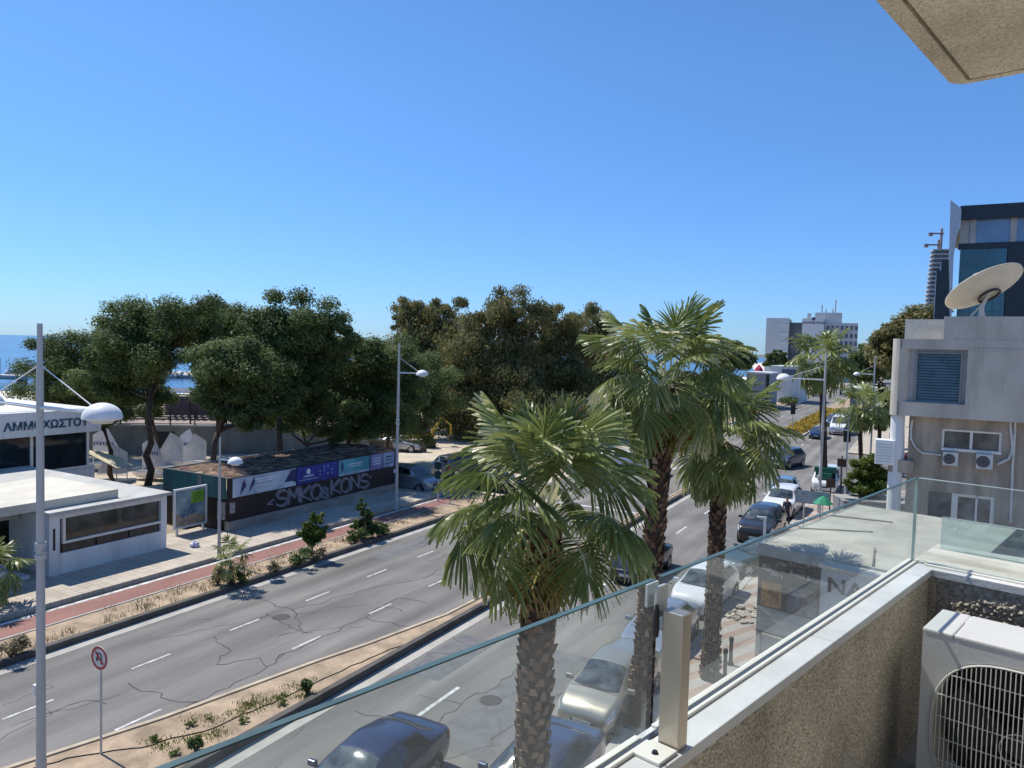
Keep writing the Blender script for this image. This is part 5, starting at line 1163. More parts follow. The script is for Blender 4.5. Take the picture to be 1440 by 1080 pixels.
def lin(xs, ys, x):
    if x <= xs[0]: return ys[0]
    for i in range(len(xs) - 1):
        if x <= xs[i + 1]:
            f = (x - xs[i]) / (xs[i + 1] - xs[i]); y0, y1 = ys[i], ys[i + 1]; f2 = f * f * (3 - 2 * f)
            return y0 + (y1 - y0) * (.55 * f + .45 * f2)
    return ys[-1]
CARS = {}
def car(kind, pm, extra=None):
    key = (kind, pm.name)
    D = TB[kind]; tab = D['tab']; L, Wd = D['L'], D['W']; xs = [r_[0] for r_ in tab]; cs_ = [[r_[i] for r_ in tab] for i in range(5)]; k = Wd / 1.76; zs = .2
    def ring(p):
        zt, wt, zb, wb = (lin(xs, cs_[i], p) for i in (1, 2, 3, 4)); wt *= k; wb *= k
        tuck = 1 - .06 * max(0, 1 - min(p, 1 - p) / .06)
        return [(0, zs), (wb * .80, zs), (wb * .95 * tuck, zs + .07), (wb * 1.0, zs + (zb - zs) * .5), (wb * .985, zb), (wt, zt - D['dr'] * min(1, (zt - zb) / .3)), (wt * .6, zt - .018), (0, zt)]
    def S(p, b):
        R_ = ring(min(1, max(0, p))); sg = 1
        if b > 7: b = 14 - b; sg = -1
        i = min(6, int(b)); t = b - i; g = lambda j: R_[j] if 0 <= j <= 7 else ((-R_[1][0], R_[1][1]) if j < 0 else (-R_[6][0], R_[6][1]))
        A, B, C, E = g(i - 1), g(i), g(i + 1), g(i + 2)
        if i < 2: x = B[0] + (C[0] - B[0]) * t; z_ = B[1] + (C[1] - B[1]) * t
        else:
            x0 = cr(A[0], B[0], C[0], E[0], t); z0 = cr(A[1], B[1], C[1], E[1], t); x1 = B[0] + (C[0] - B[0]) * t; z1 = B[1] + (C[1] - B[1]) * t
            x = .55 * x0 + .45 * x1; z_ = .55 * z0 + .45 * z1
        return Vector((x * sg, L / 2 - p * L, z_))
    def Nn(p, b):
        e = .004; a = S(p + e, b) - S(p - e, b); c = S(p, b + .02) - S(p, b - .02); n_ = a.cross(c)
        n_ = n_.normalized() if n_.length > 1e-9 else Vector((0, 0, 1))
        ctr = Vector((0, L / 2 - p * L, .7)); 
        return n_ if n_.dot(S(p, b) - ctr) > 0 else -n_
    def patch(p0, p1, b0, b1, off=.006, np_=8, nb=8, sh=None):
        vs = []
        for i in range(np_ + 1):
            for j in range(nb + 1):
                p = p0 + (p1 - p0) * i / np_; b = b0 + (b1 - b0) * j / nb
                if sh: p, b = sh(p, b, i / np_, j / nb)
                vs.append(S(p, b) + Nn(p, b) * off)
        return vs, [(i * (nb + 1) + j, i * (nb + 1) + j + 1, (i + 1) * (nb + 1) + j + 1, (i + 1) * (nb + 1) + j) for i in range(np_) for j in range(nb)]
    root = empty('parked_car', (0, 0, 0), 0)
    ps = sorted(set([0, .006, .012, .025, .04] + [i / 46 for i in range(3, 44)] + [.965, .98, .99, 1]))
    bs = [0, .5, 1, 1.3, 1.6, 2, 2.3, 2.6, 3, 3.3, 3.6, 3.85, 4, 4.15, 4.4, 4.7, 4.9, 5, 5.15, 5.4, 5.7, 6, 6.5, 7]; bs = bs + [14 - b for b in bs[-2:0:-1]]
    nb = len(bs); mb = MB(); mb.add([S(p, b) for p in ps for b in bs], [(i * nb + j, i * nb + (j + 1) % nb, (i + 1) * nb + (j + 1) % nb, (i + 1) * nb + j) for i in range(len(ps) - 1) for j in range(nb)] + [tuple(range(nb - 1, -1, -1)), tuple((len(ps) - 1) * nb + j for j in range(nb))])
    body = mb.build('body', pm, root, smooth=True)
    w0, w1 = D['ws']
    mb = MB(); mb.add(*patch(w0, w1, 5.12, 8.88, .007, 10, 20, lambda p, b, u_, v: (p + .025 * (2 * abs(v - .5)) ** 2.5 * (1 - u_), b))); mb.build('windscreen', carglass_l, root, True)
    MB().add(*patch(w0 - .014, w0, 5.1, 8.9, .009, 2, 16, lambda p, b, u_, v: (p + .025 * (2 * abs(v - .5)) ** 2.5, b))).build('scuttle', black, body, True)
    r0, r1 = D['rear']; mb = MB(); mb.add(*patch(r0, r1, 5.15, 8.85, .007, 8, 16)); mb.build('rear_window', carglass, root, True)
    s0, s1 = D['side']
    def sh(p, b, u_, v):   # front lower corner kept behind the raked pillar, rear corner rounded
        q = u_ if v < .5 else u_
        return p + (w1 - s0 + .01) * max(0, 1 - u_ * 2.2) * vv(v) , b
    for flip in (0, 1):
        def vv(v): return (v if not flip else 1 - v) ** 1.0
        cuts = [(s0, .53), (.545, s1)] if kind != 'van' else [(s0, s1)]
        for (a, c) in cuts:
            fr_ = a == s0
            b0, b1 = (4.14, 4.88) if not flip else (9.12, 9.86)
            f_ = (lambda p, b, u_, v: (p + (w1 - s0 + .015) * max(0, 1 - u_ * 1.6) * vv(v), b)) if fr_ else (lambda p, b, u_, v: (p - .05 * max(0, u_ * 2 - 1) * vv(v), b))
            mb = MB(); mb.add(*patch(a, c, b0, b1, .006, 8, 6, f_)); mb.build('side_window', carglass, root, True)
        hb = (3.55, 4.0) if not flip else (10.0, 10.45)
        mb = MB(); mb.add(*patch(.012, .085, hb[0], hb[1] + (0 if flip else .35) , .008, 6, 6) if not flip else patch(.012, .085, hb[0] - .35, hb[1], .008, 6, 6)); mb.build('headlight', lampglass, root, True)
        tb_ = (3.45, 4.05) if not flip else (9.95, 10.55)
        mb = MB(); mb.add(*patch(.945, .992, *tb_, .008, 5, 5)); mb.build('tail_light', tailred, root, True)
        sx = 1 if not flip else -1; pm0 = S(w0 + .07, 4.1 if not flip else 9.9)
        mb = MB(); mb.box(pm0.x - .02 * sx, pm0.x + .2 * sx, pm0.y - .05, pm0.y + .06, pm0.z + .0, pm0.z + .14, .03); mb.build('wing_mirror', pm, root)
        for dp_ in (.54, .74):
            a = S(dp_ - .04, 3.72 if not flip else 10.28); mb = MB(); mb.box(a.x - .01, a.x + .01, a.y - .09, a.y + .07, a.z - .015, a.z + .015, .006); mb.build('door_handle', pm if kind != 'suv' else black, root)
        for wp in D['wz']:
            y = L / 2 - wp * L; x = S(wp, 2.6 if not flip else 11.4).x; rr_ = .315 * (1.12 if kind in ('suv', 'van') else 1)
            mb = MB(); mb.lathe([(0, x + .012 * sx), (rr_ + .07, x + .012 * sx), (rr_ + .07, x - .1 * sx)], 28, (0, y, rr_ + .01), 'X'); mb.build('wheel_arch', black, body)
            mb = MB(); mb.lathe([(rr_ * .66, x + .016 * sx), (rr_ * .7, x + .028 * sx), (rr_ * .94, x + .028 * sx), (rr_, x + .008 * sx), (rr_, x - .17 * sx), (rr_ * .5, x - .18 * sx)], 28, (0, y, rr_), 'X'); wh = mb.build('wheel', rubber, root, True)
            mb = MB(); mb.lathe([(rr_ * .67, x + .02 * sx), (rr_ * .6, x + .014 * sx), (rr_ * .25, x + .018 * sx), (rr_ * .1, x + .03 * sx), (0, x + .03 * sx)], 20, (0, y, rr_), 'X')
            mb.build('rim', chrome, wh, True)
            mb = MB()
            for q in range(5):
                th = q * 2 * math.pi / 5 + .3; c_, s_ = math.cos(th), math.sin(th); a = (y + c_ * rr_ * .42, rr_ + s_ * rr_ * .42)
                mb.lathe([(0, x + .022 * sx), (rr_ * .13, x + .022 * sx)], 8, (0, a[0], a[1]), 'X')
            mb.build('rim_holes', black, wh)
    # front grille, lower intake, plates, bumper seam
    mb = MB(); zf = ring(0)[4][1]; wv_ = ring(0)[4][0]
    mb.box(-wv_ * .55, wv_ * .55, L / 2 - .01, L / 2 + .008, zf - .09, zf + .02, .004); mb.box(-wv_ * .7, wv_ * .7, L / 2 - .01, L / 2 + .006, .27, .36, .004); mb.build('grille', black, root)
    MB().box(-.26, .26, L / 2 + .004, L / 2 + .016, .40, .51).build('number_plate', platem, root); MB().box(-.26, .26, -L / 2 - .014, -L / 2 - .002, .56, .67).build('number_plate', platem, root)
    mb = MB(); mb.add(*patch(.012, .075, 3.3, 3.36, .004, 5, 1)); mb.add(*patch(.012, .075, 10.64, 10.7, .004, 5, 1)); mb.add(*patch(.535, .5375, 2.3, 4.1, .004, 1, 8)); mb.add(*patch(.535, .5375, 9.9, 11.7, .004, 1, 8)); mb.add(*patch(w1 + .0 - .05, w1 - .0475, 2.3, 3.9, .004, 1, 8)); mb.add(*patch(w1 - .05, w1 - .0475, 10.1, 11.7, .004, 1, 8)); mb.add(*patch(w0 - .02, w0 - .017, 5.0, 9.0, .004, 1, 14))
    mb.build('panel_gap', black, body)
    for (bb) in (4.93, 9.07):
        pass
    return root
PARK = 'cars parked along the kerb'; MOVE = 'cars on the road'
def put(kind, pm, s_, t_, head, label, group, cat='car', name='parked_car', z=0.0, scale=None):
    key = (kind, pm.name)
    if key in CARS: o = copy_tree(CARS[key])
    else: o = car(kind, pm); CARS[key] = o
    o.name = name; o.location = W(s_, t_, z); o.rotation_euler = (0, 0, -R(head))
    if scale: o.scale = scale
    tag(o, label, cat, group); return o
navy = paint('paint_navy', (.012, .024, .07), .2, .25); champ = paint('paint_champagne', (.40, .37, .29), .55, .3); silver = paint('paint_silver', (.36, .38, .41), .6, .3)
wht = paint('paint_white', (.70, .71, .70)); blk = paint('paint_black', (.012, .010, .018), .1, .22); slate = paint('paint_slate', (.06, .08, .13), .4, .28); darkred = paint('paint_dark_red', (.14, .01, .018), .2); grn = paint('paint_dark_green', (.10, .15, .14), .5); brn = paint('paint_graphite', (.035, .032, .028), .3)
lblue = paint('paint_light_blue', (.22, .34, .46), .4)
BK = HD + 180
pB = dp(566, 1052, 14.9)
put('sedan', navy, -10.15, 12.3, BK - 2, 'dark blue saloon driving in the near lane, seen through the balcony glass', MOVE, name='driving_car')
put('sedan', slate, -6.95, 14.1, BK, 'dark grey blue car parked nearest, half hidden by the front palm trunk', PARK)
put('hatch', champ, -7.2, 19.3, BK + 1, 'champagne hatchback facing the balcony, parked beside the tallest palm', PARK)
put('sedan', silver, -7.4, 24.3, BK, 'silver car parked between the champagne hatchback and a white car', PARK)
put('hatch', wht, -7.2, 29.5, BK + 4, 'white hatchback parked left of the short palm trunk', PARK)
put('sedan', grn, -6.2, 35.6, BK + 36, 'grey green saloon with sunlit roof parked askew by the forecourt', PARK)
put('suv', brn, -7.3, 42.0, BK, 'dark graphite off roader parked behind the short palm crown', PARK)
put('suv', wht, -7.35, 49.3, BK + 2, 'white jeep parked in front of a pale blue car', PARK)
put('hatch', lblue, -8.1, 54.4, BK, 'pale blue car parked just behind the white jeep', PARK)
put('van', wht, -9.1, 106, BK, 'white bus on the avenue behind the far palm', MOVE, 'bus', 'driving_bus', scale=(1.1, 1.3, 1.2))
tr = put('van', wht, -5.9, 60.0, BK, 'white truck cab carrying a green tarpaulin on its windscreen', PARK, 'truck', 'parked_truck')
tr.scale = (.9, .9, .88); MB().box(-.82, .82, 1.15, 1.95, 1.75, 2.18, .03).build('green_tarpaulin', green, tr); mb = MB(); mb.box(-.55, .55, 1.5, 2.14, 1.22, 1.74, .02); mb.build('green_cover', green, tr)
put('suv', slate, -10.4, 70.5, BK + 14, 'dark slate estate car turning in the junction, front and side in view', MOVE, name='driving_car')
put('sedan', blk, -10.7, 31.9, BK, 'black car in the near carriageway between the two palm crowns', MOVE, name='driving_car')
put('suv', wht, -20.3, 58, HD + 78, 'white minibus crossing behind the tallest palm trunk', MOVE, 'minibus', 'driving_minibus', scale=(1, 1.1, 1.12))
put('hatch', lblue, -22.4, 60.5, HD + 80, 'blue car behind the front palm crown, beside the white minibus', MOVE, name='driving_car')
put('sedan', blk, -18.6, 97, HD, 'black car on the far carriageway left of the yellow flowers', MOVE, name='driving_car')
put('sedan', navy, -10.9, 98, BK, 'blue car coming along the avenue beside the yellow flowers', MOVE, name='driving_car')
put('suv', slate, -10.9, 117, BK, 'dark car following far behind on the avenue, left of the bus', MOVE, name='driving_car')
put('sedan', darkred, .6, 79.5, HD + 90, 'dark red car waiting in the side road', MOVE, name='driving_car')
put('sedan', silver, -7.6, 128, BK, 'small silver car parked far along the right kerb', PARK)
put('hatch', wht, -7.6, 136, BK, 'tiny white car parked farthest along the right kerb', PARK)
# car park side
def putpx(kind, pm, px, py, head, label, group='cars in the car park', z=.03):
    p = gp(px, py, z); s_, t_, _ = ST(p); return put(kind, pm, s_, t_, head, label, group, z=z)
putpx('suv', silver, 578, 688, HD + 95, 'silver off roader just past the end of the graffiti hoarding')
putpx('suv', slate, 646, 668, HD + 10, 'dark blue off roader with red rear lamps on the sunlit parking entry')
putpx('sedan', blk, 700, 690, HD + 90, 'black car glimpsed under the front palm fronds')
putpx('sedan', silver, 560, 634, HD + 70, 'pale car at the far end of the sandy parking entry')
for i, (px, py, pm, lb) in enumerate([(1046, 566, slate, 'dark car parked off the far left kerb, nearer one'), (1070, 560, silver, 'silver car parked off the far left kerb by the grey shed')]):
    putpx('hatch', pm, px, py, HD + 60, lb, 'cars off the far left kerb', .12)

# ------------------------------------------------------------------ shop below with awning and food board
A_ = [gp(*q, 4.0) for q in ((1070, 765), (1211, 709), (1281, 718), (1243, 784))]
shop = empty('cafe_pavilion', (A_[0].x, A_[0].y, .13), R(-HB), 'cafe pavilion with a pale canvas roof and dark food board, right below the balcony', 'cafe')
inv = Matrix.Rotation(R(HB), 3, 'Z')
loc_ = [inv @ (q - Vector((A_[0].x, A_[0].y, 0))) for q in A_]
canvas = mat('canvas_roof', (.42, .40, .335), .8, var=.12, scale=1.2, bump=.2, bscale=6)
dx, dy = 5.4, 9.2; zt = 3.87
mb = MB(); ridge = .22
vs = [(0, 0, zt), (dx, 0, zt), (dx, dy, zt), (0, dy, zt), (dx * .42, 1.4, zt + ridge), (dx * .42, dy - 1.4, zt + ridge)]
vs2 = [(x, y, z_ - .05) for x, y, z_ in vs]
mb.add(vs + vs2, [(0, 1, 4), (1, 2, 5, 4), (2, 3, 5), (3, 0, 4, 5), (7, 6, 10), (8, 7, 10, 11), (9, 8, 11), (6, 9, 11, 10), (0, 6, 7, 1), (1, 7, 8, 2), (2, 8, 9, 3), (3, 9, 6, 0)]); mb.build('roof', canvas, shop)
mb = MB(); mb.box(-.06, dx, -.07, -.0, zt - .32, zt + .02, .01); mb.box(-.06, 0, .001, dy, zt - .32, zt + .02, .01); mb.build('gutter', mat('grey_gutter', (.40, .41, .39), .6, var=.15), shop)
mb = MB(); 
for k in (.33, .66): mb.tube([(0, dy * k, zt + .03), (dx * .42, 1.4 + (dy - 2.8) * k, zt + ridge + .03)], .025, 6)
mb.tube([(dx * .62, .02, zt + .05), (dx * .55, 1.4, zt + .22)], .03, 6); mb.build('roof_ribs', mat('seam_brown', (.2, .18, .14), .7), shop)
# food board
MB().box(.0, 2.75, -.10, -.075, zt - 1.95, zt - .33).build('menu_board', mat('board_black', (.02, .021, .02), .45, var=.3, scale=2), shop)
mb = MB(); mb.add([(.12, -.103, zt - 1.9), (.78, -.103, zt - 1.9), (.78, -.103, zt - 1.12), (.12, -.103, zt - 1.12)], [(0, 1, 2, 3)]); mb.build('food_photo', mat('orange_food', (.30, .09, .015), .5, var=.6, scale=5, c2=(.50, .26, .06)), shop)
mb = MB(); mb.add([(.98, -.103, zt - 1.88), (1.86, -.103, zt - 1.88), (1.86, -.103, zt - 1.1), (.98, -.103, zt - 1.1)], [(0, 1, 2, 3)]); mb.build('food_photo', mat('meat_food', (.14, .03, .02), .5, var=.7, scale=7, c2=(.26, .26, .30)), shop)
mb = MB(); mb.add([(2.1, -.103, zt - 1.85), (2.7, -.103, zt - 1.85), (2.7, -.103, zt - 1.3), (2.1, -.103, zt - 1.3)], [(0, 1, 2, 3)]); mb.build('food_photo', mat('dark_food', (.03, .035, .03), .5, var=.6, scale=7, c2=(.12, .12, .10)), shop)
mb = MB(); mb.box(1.95, 1.99, -.108, -.101, zt - 1.95, zt - .4); mb.build('board_strip', metal, shop)
chalk = mat('chalk_lettering', (.42, .42, .40), .7)
def tilt(x, z_, a): return on_t(x, -.1045, z_) @ Matrix.Rotation(R(a), 4, 'Z')
text_mb('Burgers', .23, .006, .001).build('lettering', chalk, shop, xf=tilt(.1, zt - .72, -18))
text_mb('Fresh Salad', .21, .005, .001).build('lettering', chalk, shop, xf=tilt(1.0, zt - .74, -5))
mb = MB(); mb.box(0, 2.75, -.09, -.05, zt - 2.7, zt - 1.951); mb.build('pale_band', mat('pale_band', (.34, .34, .31), .6, var=.2, scale=2, stretch=(1, 1, 4)), shop)
mb = MB(); mb.box(0, 2.9, -.12, .02, zt - 2.78, zt - 2.701); mb.build('beam', mat('beam_grey', (.14, .13, .12), .6), shop)
for q in ((-.02, .12, -.04, .1, 0, zt - 2.78), (.95, 1.03, -.03, .05, 0, zt - 2.78), (2.6, 2.74, -.04, .1, 0, zt - 2.78), (dx - .2, dx - .05, .05, .2, 0, zt - .33), (.05, .2, dy - .3, dy - .1, 0, zt - .33)): MB().box(*q).build('column', palegrey, shop)
mb = MB(); mb.box(1.0, 2.6, .25, .32, 0, 1.1); mb.build('counter_front', mat('dark_red_counter', (.16, .05, .045), .5, var=.5, scale=3, c2=(.30, .16, .14)), shop)
mb = MB(); mb.box(1.0, 2.6, .2, .75, 1.1, 1.14); mb.build('counter_top', palegrey, shop)
mb = MB(); mb.box(.2, dx - .3, 3.2, 3.3, 0, zt - .4); mb.build('rear_wall', mat('shop_inner', (.12, .10, .09), .8, var=.4, scale=1.3), shop)
mb = MB(); mb.box(.13, .94, .02, .04, 0, 1.0); mb.build('pale_screen', mat('pale_screen', (.50, .46, .40), .6), shop)
# white fascia box with lettering
kx0 = 2.45; ks_ = empty('shop_fascia', (A_[0] + (N * 0)).to_tuple()[:2] + (.13,), R(-HB), 'projecting white shop fascia with black NAX lettering beside the food board', 'shop front')
oL = inv @ (EYE - Vector((A_[0].x, A_[0].y, .13)))
def fas(px, py, y): d = inv @ ray(px, py); k = (y - oL.y) / d.y; return oL.x + d.x * k, oL.z + d.z * k
fx0, fz1 = fas(1156, 797, -.62); tx0, tz0 = fas(1162, 831, -.62)
mb = MB(); mb.box(fx0, 6.2, -.62, -.54, 1.2, fz1); mb.box(fx0, fx0 + .1, -.54, -.13, 1.2, fz1); mb.build('fascia', mat('white_fascia', (.46, .47, .46), .6, var=.06), ks_)
mb = MB(); mb.box(fx0 - .06, 6.3, -.72, -.13, fz1 + .001, fz1 + .09, .01); mb.build('cap', cream, ks_)
mb = MB(); mb.box(fx0, 6.2, -.58, -.2, 0, 1.19); mb.build('shop_window', shopglass, ks_)
text_mb('NAX', .60, .012, .012, 'LEFT', 1.2).build('lettering', black, ks_, xf=on_t(tx0, -.623, tz0))
# slim pole before the board, and barrier post
p = gp(1067, 926, .13); lp = empty('pale_post', p, R(-HD), 'pale square post standing before the dark food board', 'post')
MB().box(-.07, .07, -.07, .07, 0, 2.35, .005).build('post', metal, lp); MB().box(-.035, .035, -.035, .035, 2.35, 4.6).build('upper_post', lampwhite, lp); MB().box(-.25, .05, -.03, .03, 4.6, 4.66).build('crossbar', lampwhite, lp)
# bollards, bike, pavement clutter by the palms
for i, (px, py, lb) in enumerate([(996, 948, 'black cast bollard right behind the short palm trunk, nearer of two'), (1005, 930, 'black bollard behind the short palm, farther of two')]):
    p = gp(px, py, .13); r0 = empty('bollard', p + N * .5, 0, lb, 'bollard', 'black bollards'); mb = MB(); mb.lathe([(.1, 0), (.1, .06), (.06, .12), (.055, .75), (.08, .8), (.06, .9), (0, .93)], 14); mb.build('bollard_body', black, r0)
p = gp(1040, 864, .13); r0 = empty('broken_tiles', p, .5, 'small heap of broken beige paving on the forecourt', 'rubble'); r0['kind'] = 'stuff'
mb = MB(); r_ = random.Random(3)
for i in range(36):
    x, y = r_.gauss(0, .6), r_.gauss(0, .35); m_ = Matrix.Translation((x, y, r_.uniform(.02, .08))) @ Matrix.Rotation(r_.uniform(0, 6), 4, 'Z') @ Matrix.Rotation(r_.uniform(-.5, .5), 4, 'X'); mb.box(-.14, .14, -.09, .09, -.015, .015, 0, m_)
mb.build('tile_pieces', lighttile, r0)
# green parasol by the pavement
p = dp(1157, 716, 41.5); p.z = .13; r0 = empty('parasol', p, 0, 'small green parasol behind the canvas roof', 'parasol'); MB().tube([(0, 0, 0), (0, 0, 2.0)], .025, 8).build('pole', metal, r0)
mb = MB(); mb.lathe([(.55, 1.6), (.3, 1.85), (.04, 2.02), (0, 2.04)], 8); mb.build('canopy', mat('green_canvas', (.015, .22, .12), .7), r0)
# planter wall
p0 = dp(1186, 712, 44.5); p0.z = .13; r0 = empty('planter_wall', p0, R(-8), 'plain grey planter wall below the yellow green bush', 'wall'); MB().box(0, 4.2, 0, 2.2, 0, 1.15).build('wall_face', mat('slate_wall', (.20, .21, .22), .8, var=.1), r0); MB().box(-.03, 4.23, -.03, 2.23, 1.15, 1.21).build('wall_cap', concrete, r0)

# ------------------------------------------------------------------ grey concrete house
TB_ = 34.9; hs0, hz0 = tp(1256, 476, TB_); hz1 = tp(1400, 445, TB_)[1]; hzb = tp(1330, 588, TB_)[1]; hzm = tp(1330, 668, TB_)[1]
house = road_empty('concrete_house', 0, 0, 0, 'grey concrete house with a closed roller shutter and wall mounted air conditioners', 'building')
E_ = hs0 + 22
sa = tp(1328, 450, TB_)[0]
w0, zw1 = tp(1291, 497, TB_); w1, zw0 = tp(1348, 567, TB_)
rec0 = tp(1266, 494, TB_)[0]; rec1, recz0 = tp(1357, 569, TB_); recz1 = tp(1357, 492, TB_)[1]
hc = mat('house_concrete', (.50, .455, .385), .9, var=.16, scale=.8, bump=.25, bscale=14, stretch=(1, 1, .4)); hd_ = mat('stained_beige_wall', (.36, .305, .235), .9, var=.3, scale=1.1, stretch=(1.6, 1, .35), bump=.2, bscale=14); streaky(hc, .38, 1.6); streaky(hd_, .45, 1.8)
mb = MB()
def wall_hole(x0, x1, z0, z1, hx0, hx1, hz_0, hz_1, y0, y1):
    mb.box(x0, hx0, y0, y1, z0, z1); mb.box(hx1, x1, y0, y1, z0, z1); mb.box(hx0, hx1, y0, y1, z0, hz_0); mb.box(hx0, hx1, y0, y1, hz_1, z1)
wall_hole(hs0 + .35, E_, hzb, hz0, rec0, rec1, recz0, recz1, TB_, TB_ + .3)
mb.lathe([(.36, hzb), (.36, hz0)], 20, (hs0 + .36, TB_ + .36, 0), cap=True)
mb.box(sa, E_, TB_ + .02, TB_ + .3, hz0, hz1)
mb.box(hs0, hs0 + .3, TB_ + .4, TB_ + 12, hzb, hz0); mb.box(hs0 + .3, E_, TB_ + .301, TB_ + 12, hzb, hzb + .3); mb.box(hs0 + .3, E_, TB_ + .301, TB_ + 12, hz0 - .4, hz0 - .1)
mb.build('upper_wall', hc, house)
mb = MB(); mb.box(rec1 + .03, E_, TB_ - .03, TB_ - .002, recz1 - .02, recz1 + .06); mb.box(hs0 + .4, rec1, TB_ - .02, TB_ - .001, recz0 - .10, recz0 - .02); mb.build('string_course', hc, house)
s2 = tp(1273, 460, TB_ + 2)[0]; MB().box(s2, sa + .02, TB_ + 1.6, TB_ + 6, hz0 - .2, tp(1300, 449, TB_ + 1.6)[1]).build('roof_hut', mat('cream_hut', (.68, .62, .50), .85, var=.1), house)
MB().box(rec0, rec1, TB_ + .22, TB_ + .3, recz0, recz1).build('recess_panel', mat('recess_grey', (.40, .40, .39), .8, var=.1), house)
sh_ = MB(); n = 17; zh = (zw1 - zw0) / n
for k in range(n): sh_.add([(w0, TB_ + .12, zw0 + k * zh), (w1, TB_ + .12, zw0 + k * zh), (w1, TB_ + .18, zw0 + (k + .72) * zh), (w0, TB_ + .18, zw0 + (k + .72) * zh), (w0, TB_ + .215, zw0 + (k + .99) * zh), (w1, TB_ + .215, zw0 + (k + .99) * zh)], [(0, 1, 2, 3), (3, 2, 5, 4)])
sh_.build('roller_shutter', mat('blue_grey_shutter', (.15, .21, .23), .5, var=.15, scale=2), house)
mb = MB(); mb.box(w0 - .06, w0, TB_ + .1, TB_ + .22, zw0 - .06, zw1 + .06); mb.box(w1, w1 + .06, TB_ + .1, TB_ + .22, zw0 - .06, zw1 + .06); mb.box(w0, w1, TB_ + .1, TB_ + .22, zw1, zw1 + .06); mb.box(w0, w1, TB_ + .08, TB_ + .22, zw0 - .06, zw0); mb.build('shutter_frame', mat('frame_dark', (.22, .22, .21), .6), house)
# lower storey set back, column, beam
YB = TB_ + .55
lw0, lz1 = tp(1325, 603, YB); lw1, lz0 = tp(1408, 637, YB)
mb = MB(); wall_hole(hs0 + .75, E_, hzm, hzb, lw0, lw1, lz0, lz1, YB, YB + .25); mb.box(hs0 + .75, hs0 + 1.0, YB + .26, TB_ + 11.5, 0, hzb)
dz1 = tp(1306, 690, YB)[1]; dx0 = tp(1306, 690, YB)[0]; dx1 = tp(1400, 690, YB)[0]
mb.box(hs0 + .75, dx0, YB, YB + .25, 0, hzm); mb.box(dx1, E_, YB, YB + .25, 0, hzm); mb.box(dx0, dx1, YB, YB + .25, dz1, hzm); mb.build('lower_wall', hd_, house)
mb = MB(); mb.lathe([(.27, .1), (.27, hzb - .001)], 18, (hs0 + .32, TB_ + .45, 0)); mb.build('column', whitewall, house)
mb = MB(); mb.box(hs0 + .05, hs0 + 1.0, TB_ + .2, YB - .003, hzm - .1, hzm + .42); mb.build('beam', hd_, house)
fm_ = MB(); 
for (a, c) in ((lw0, lw0 + .09), (lw1 - .09, lw1), ((lw0 + lw1) / 2 - .05, (lw0 + lw1) / 2 + .05)): fm_.box(a, c, YB + .05, YB + .14, lz0, lz1)
fm_.box(lw0, lw1, YB + .051, YB + .139, lz1 - .08, lz1 - .001); fm_.box(lw0, lw1, YB - .06, YB + .13, lz0 - .07, lz0 + .04); wf = fm_.build('window', alu, house)
MB().box(lw0 + .05, lw1 - .05, YB + .1, YB + .11, lz0 + .03, lz1 - .05).build('pane', mat('dusty_pane', (.10, .095, .075), .15, var=.4, scale=1.3, c2=(.18, .17, .14)), wf)
fm_ = MB(); dw = dx1 - dx0; dj = dx0 + dw * .36
for (a, c) in ((dj, dj + .22), (dx1 - .14, dx1), (dj + (dx1 - dj) * .56, dj + (dx1 - dj) * .56 + .07)): fm_.box(a, c, YB + .05, YB + .14, 0.2, dz1 - .001)
fm_.box(dj + .221, dx1 - .141, YB + .05, YB + .135, dz1 - .12, dz1 - .002); df = fm_.build('balcony_door', alu, house)
MB().box(dx0, dx1, YB + .15, YB + .16, .2, dz1 - .002).build('pane', mat('door_pane', (.07, .07, .065), .12, var=.6, scale=.9, c2=(.24, .24, .23)), df)
MB().box(hs0 + .4, E_, TB_ - .9, YB - .001, hzm - 3.1, hzm - 2.9).build('balcony_slab', hc, house)
# pipes
def path_on(pts, Y): return [(tp(px, py, Y)[0], Y, tp(px, py, Y)[1]) for px, py in pts]
pp_ = mat('white_pipe', (.60, .59, .55), .5)
mb = MB(); mb.tube(path_on([(1283, 590), (1281, 603), (1281, 617), (1287, 629), (1297, 637), (1324, 640)], YB - .06), .045, 7); mb.build('pipe', pp_, house); mb = MB(); mb.tube(path_on([(1421, 577), (1421, 600), (1424, 630), (1419, 645), (1402, 653)], YB - .07), .05, 7); mb.build('pipe', pp_, house); mb = MB(); mb.tube(path_on([(1428, 577), (1427, 610), (1424, 655), (1421, 735)], YB - .05), .05, 7); mb.build('pipe', pp_, house); mb = MB(); mb.tube(path_on([(1271, 590), (1271, 630), (1270, 661)], YB - .05), .03, 6); mb.build('pipe', pp_, house)
def wall_ac(px0, py0, px1, py1, label, Y=YB - .32):
    a = tp(px0, py1, Y); c = tp(px1, py0, Y); r0 = road_empty('air_conditioner', (a[0] + c[0]) / 2, Y, a[1], label, 'air conditioner', 'air conditioners on the concrete house'); w_ = (c[0] - a[0]) / 2; h_ = c[1] - a[1]
    MB().box(-w_, w_, 0, .3, 0, h_, .015).build('casing', acm, r0); mb = MB(); mb.lathe([(0, -.004), (h_ * .36, -.004), (h_ * .40, .001)], 24, (w_ * -.15, 0, h_ * .5), 'Y'); mb.build('fan_recess', black, r0)
    mb = MB()
    for r_ in (.12, .22, .32): mb.tube([(w_ * -.15 + h_ * r_ * math.cos(i * .393), -.012, h_ * .5 + h_ * r_ * math.sin(i * .393)) for i in range(17)], .006, 5)
    mb.build('fan_grille', metal, r0); mb = MB(); mb.box(-w_ * .8, -w_ * .7, .0, .31, -.05, 0); mb.box(w_ * .7, w_ * .8, 0, .31, -.05, 0); mb.build('bracket', metal, r0); return r0
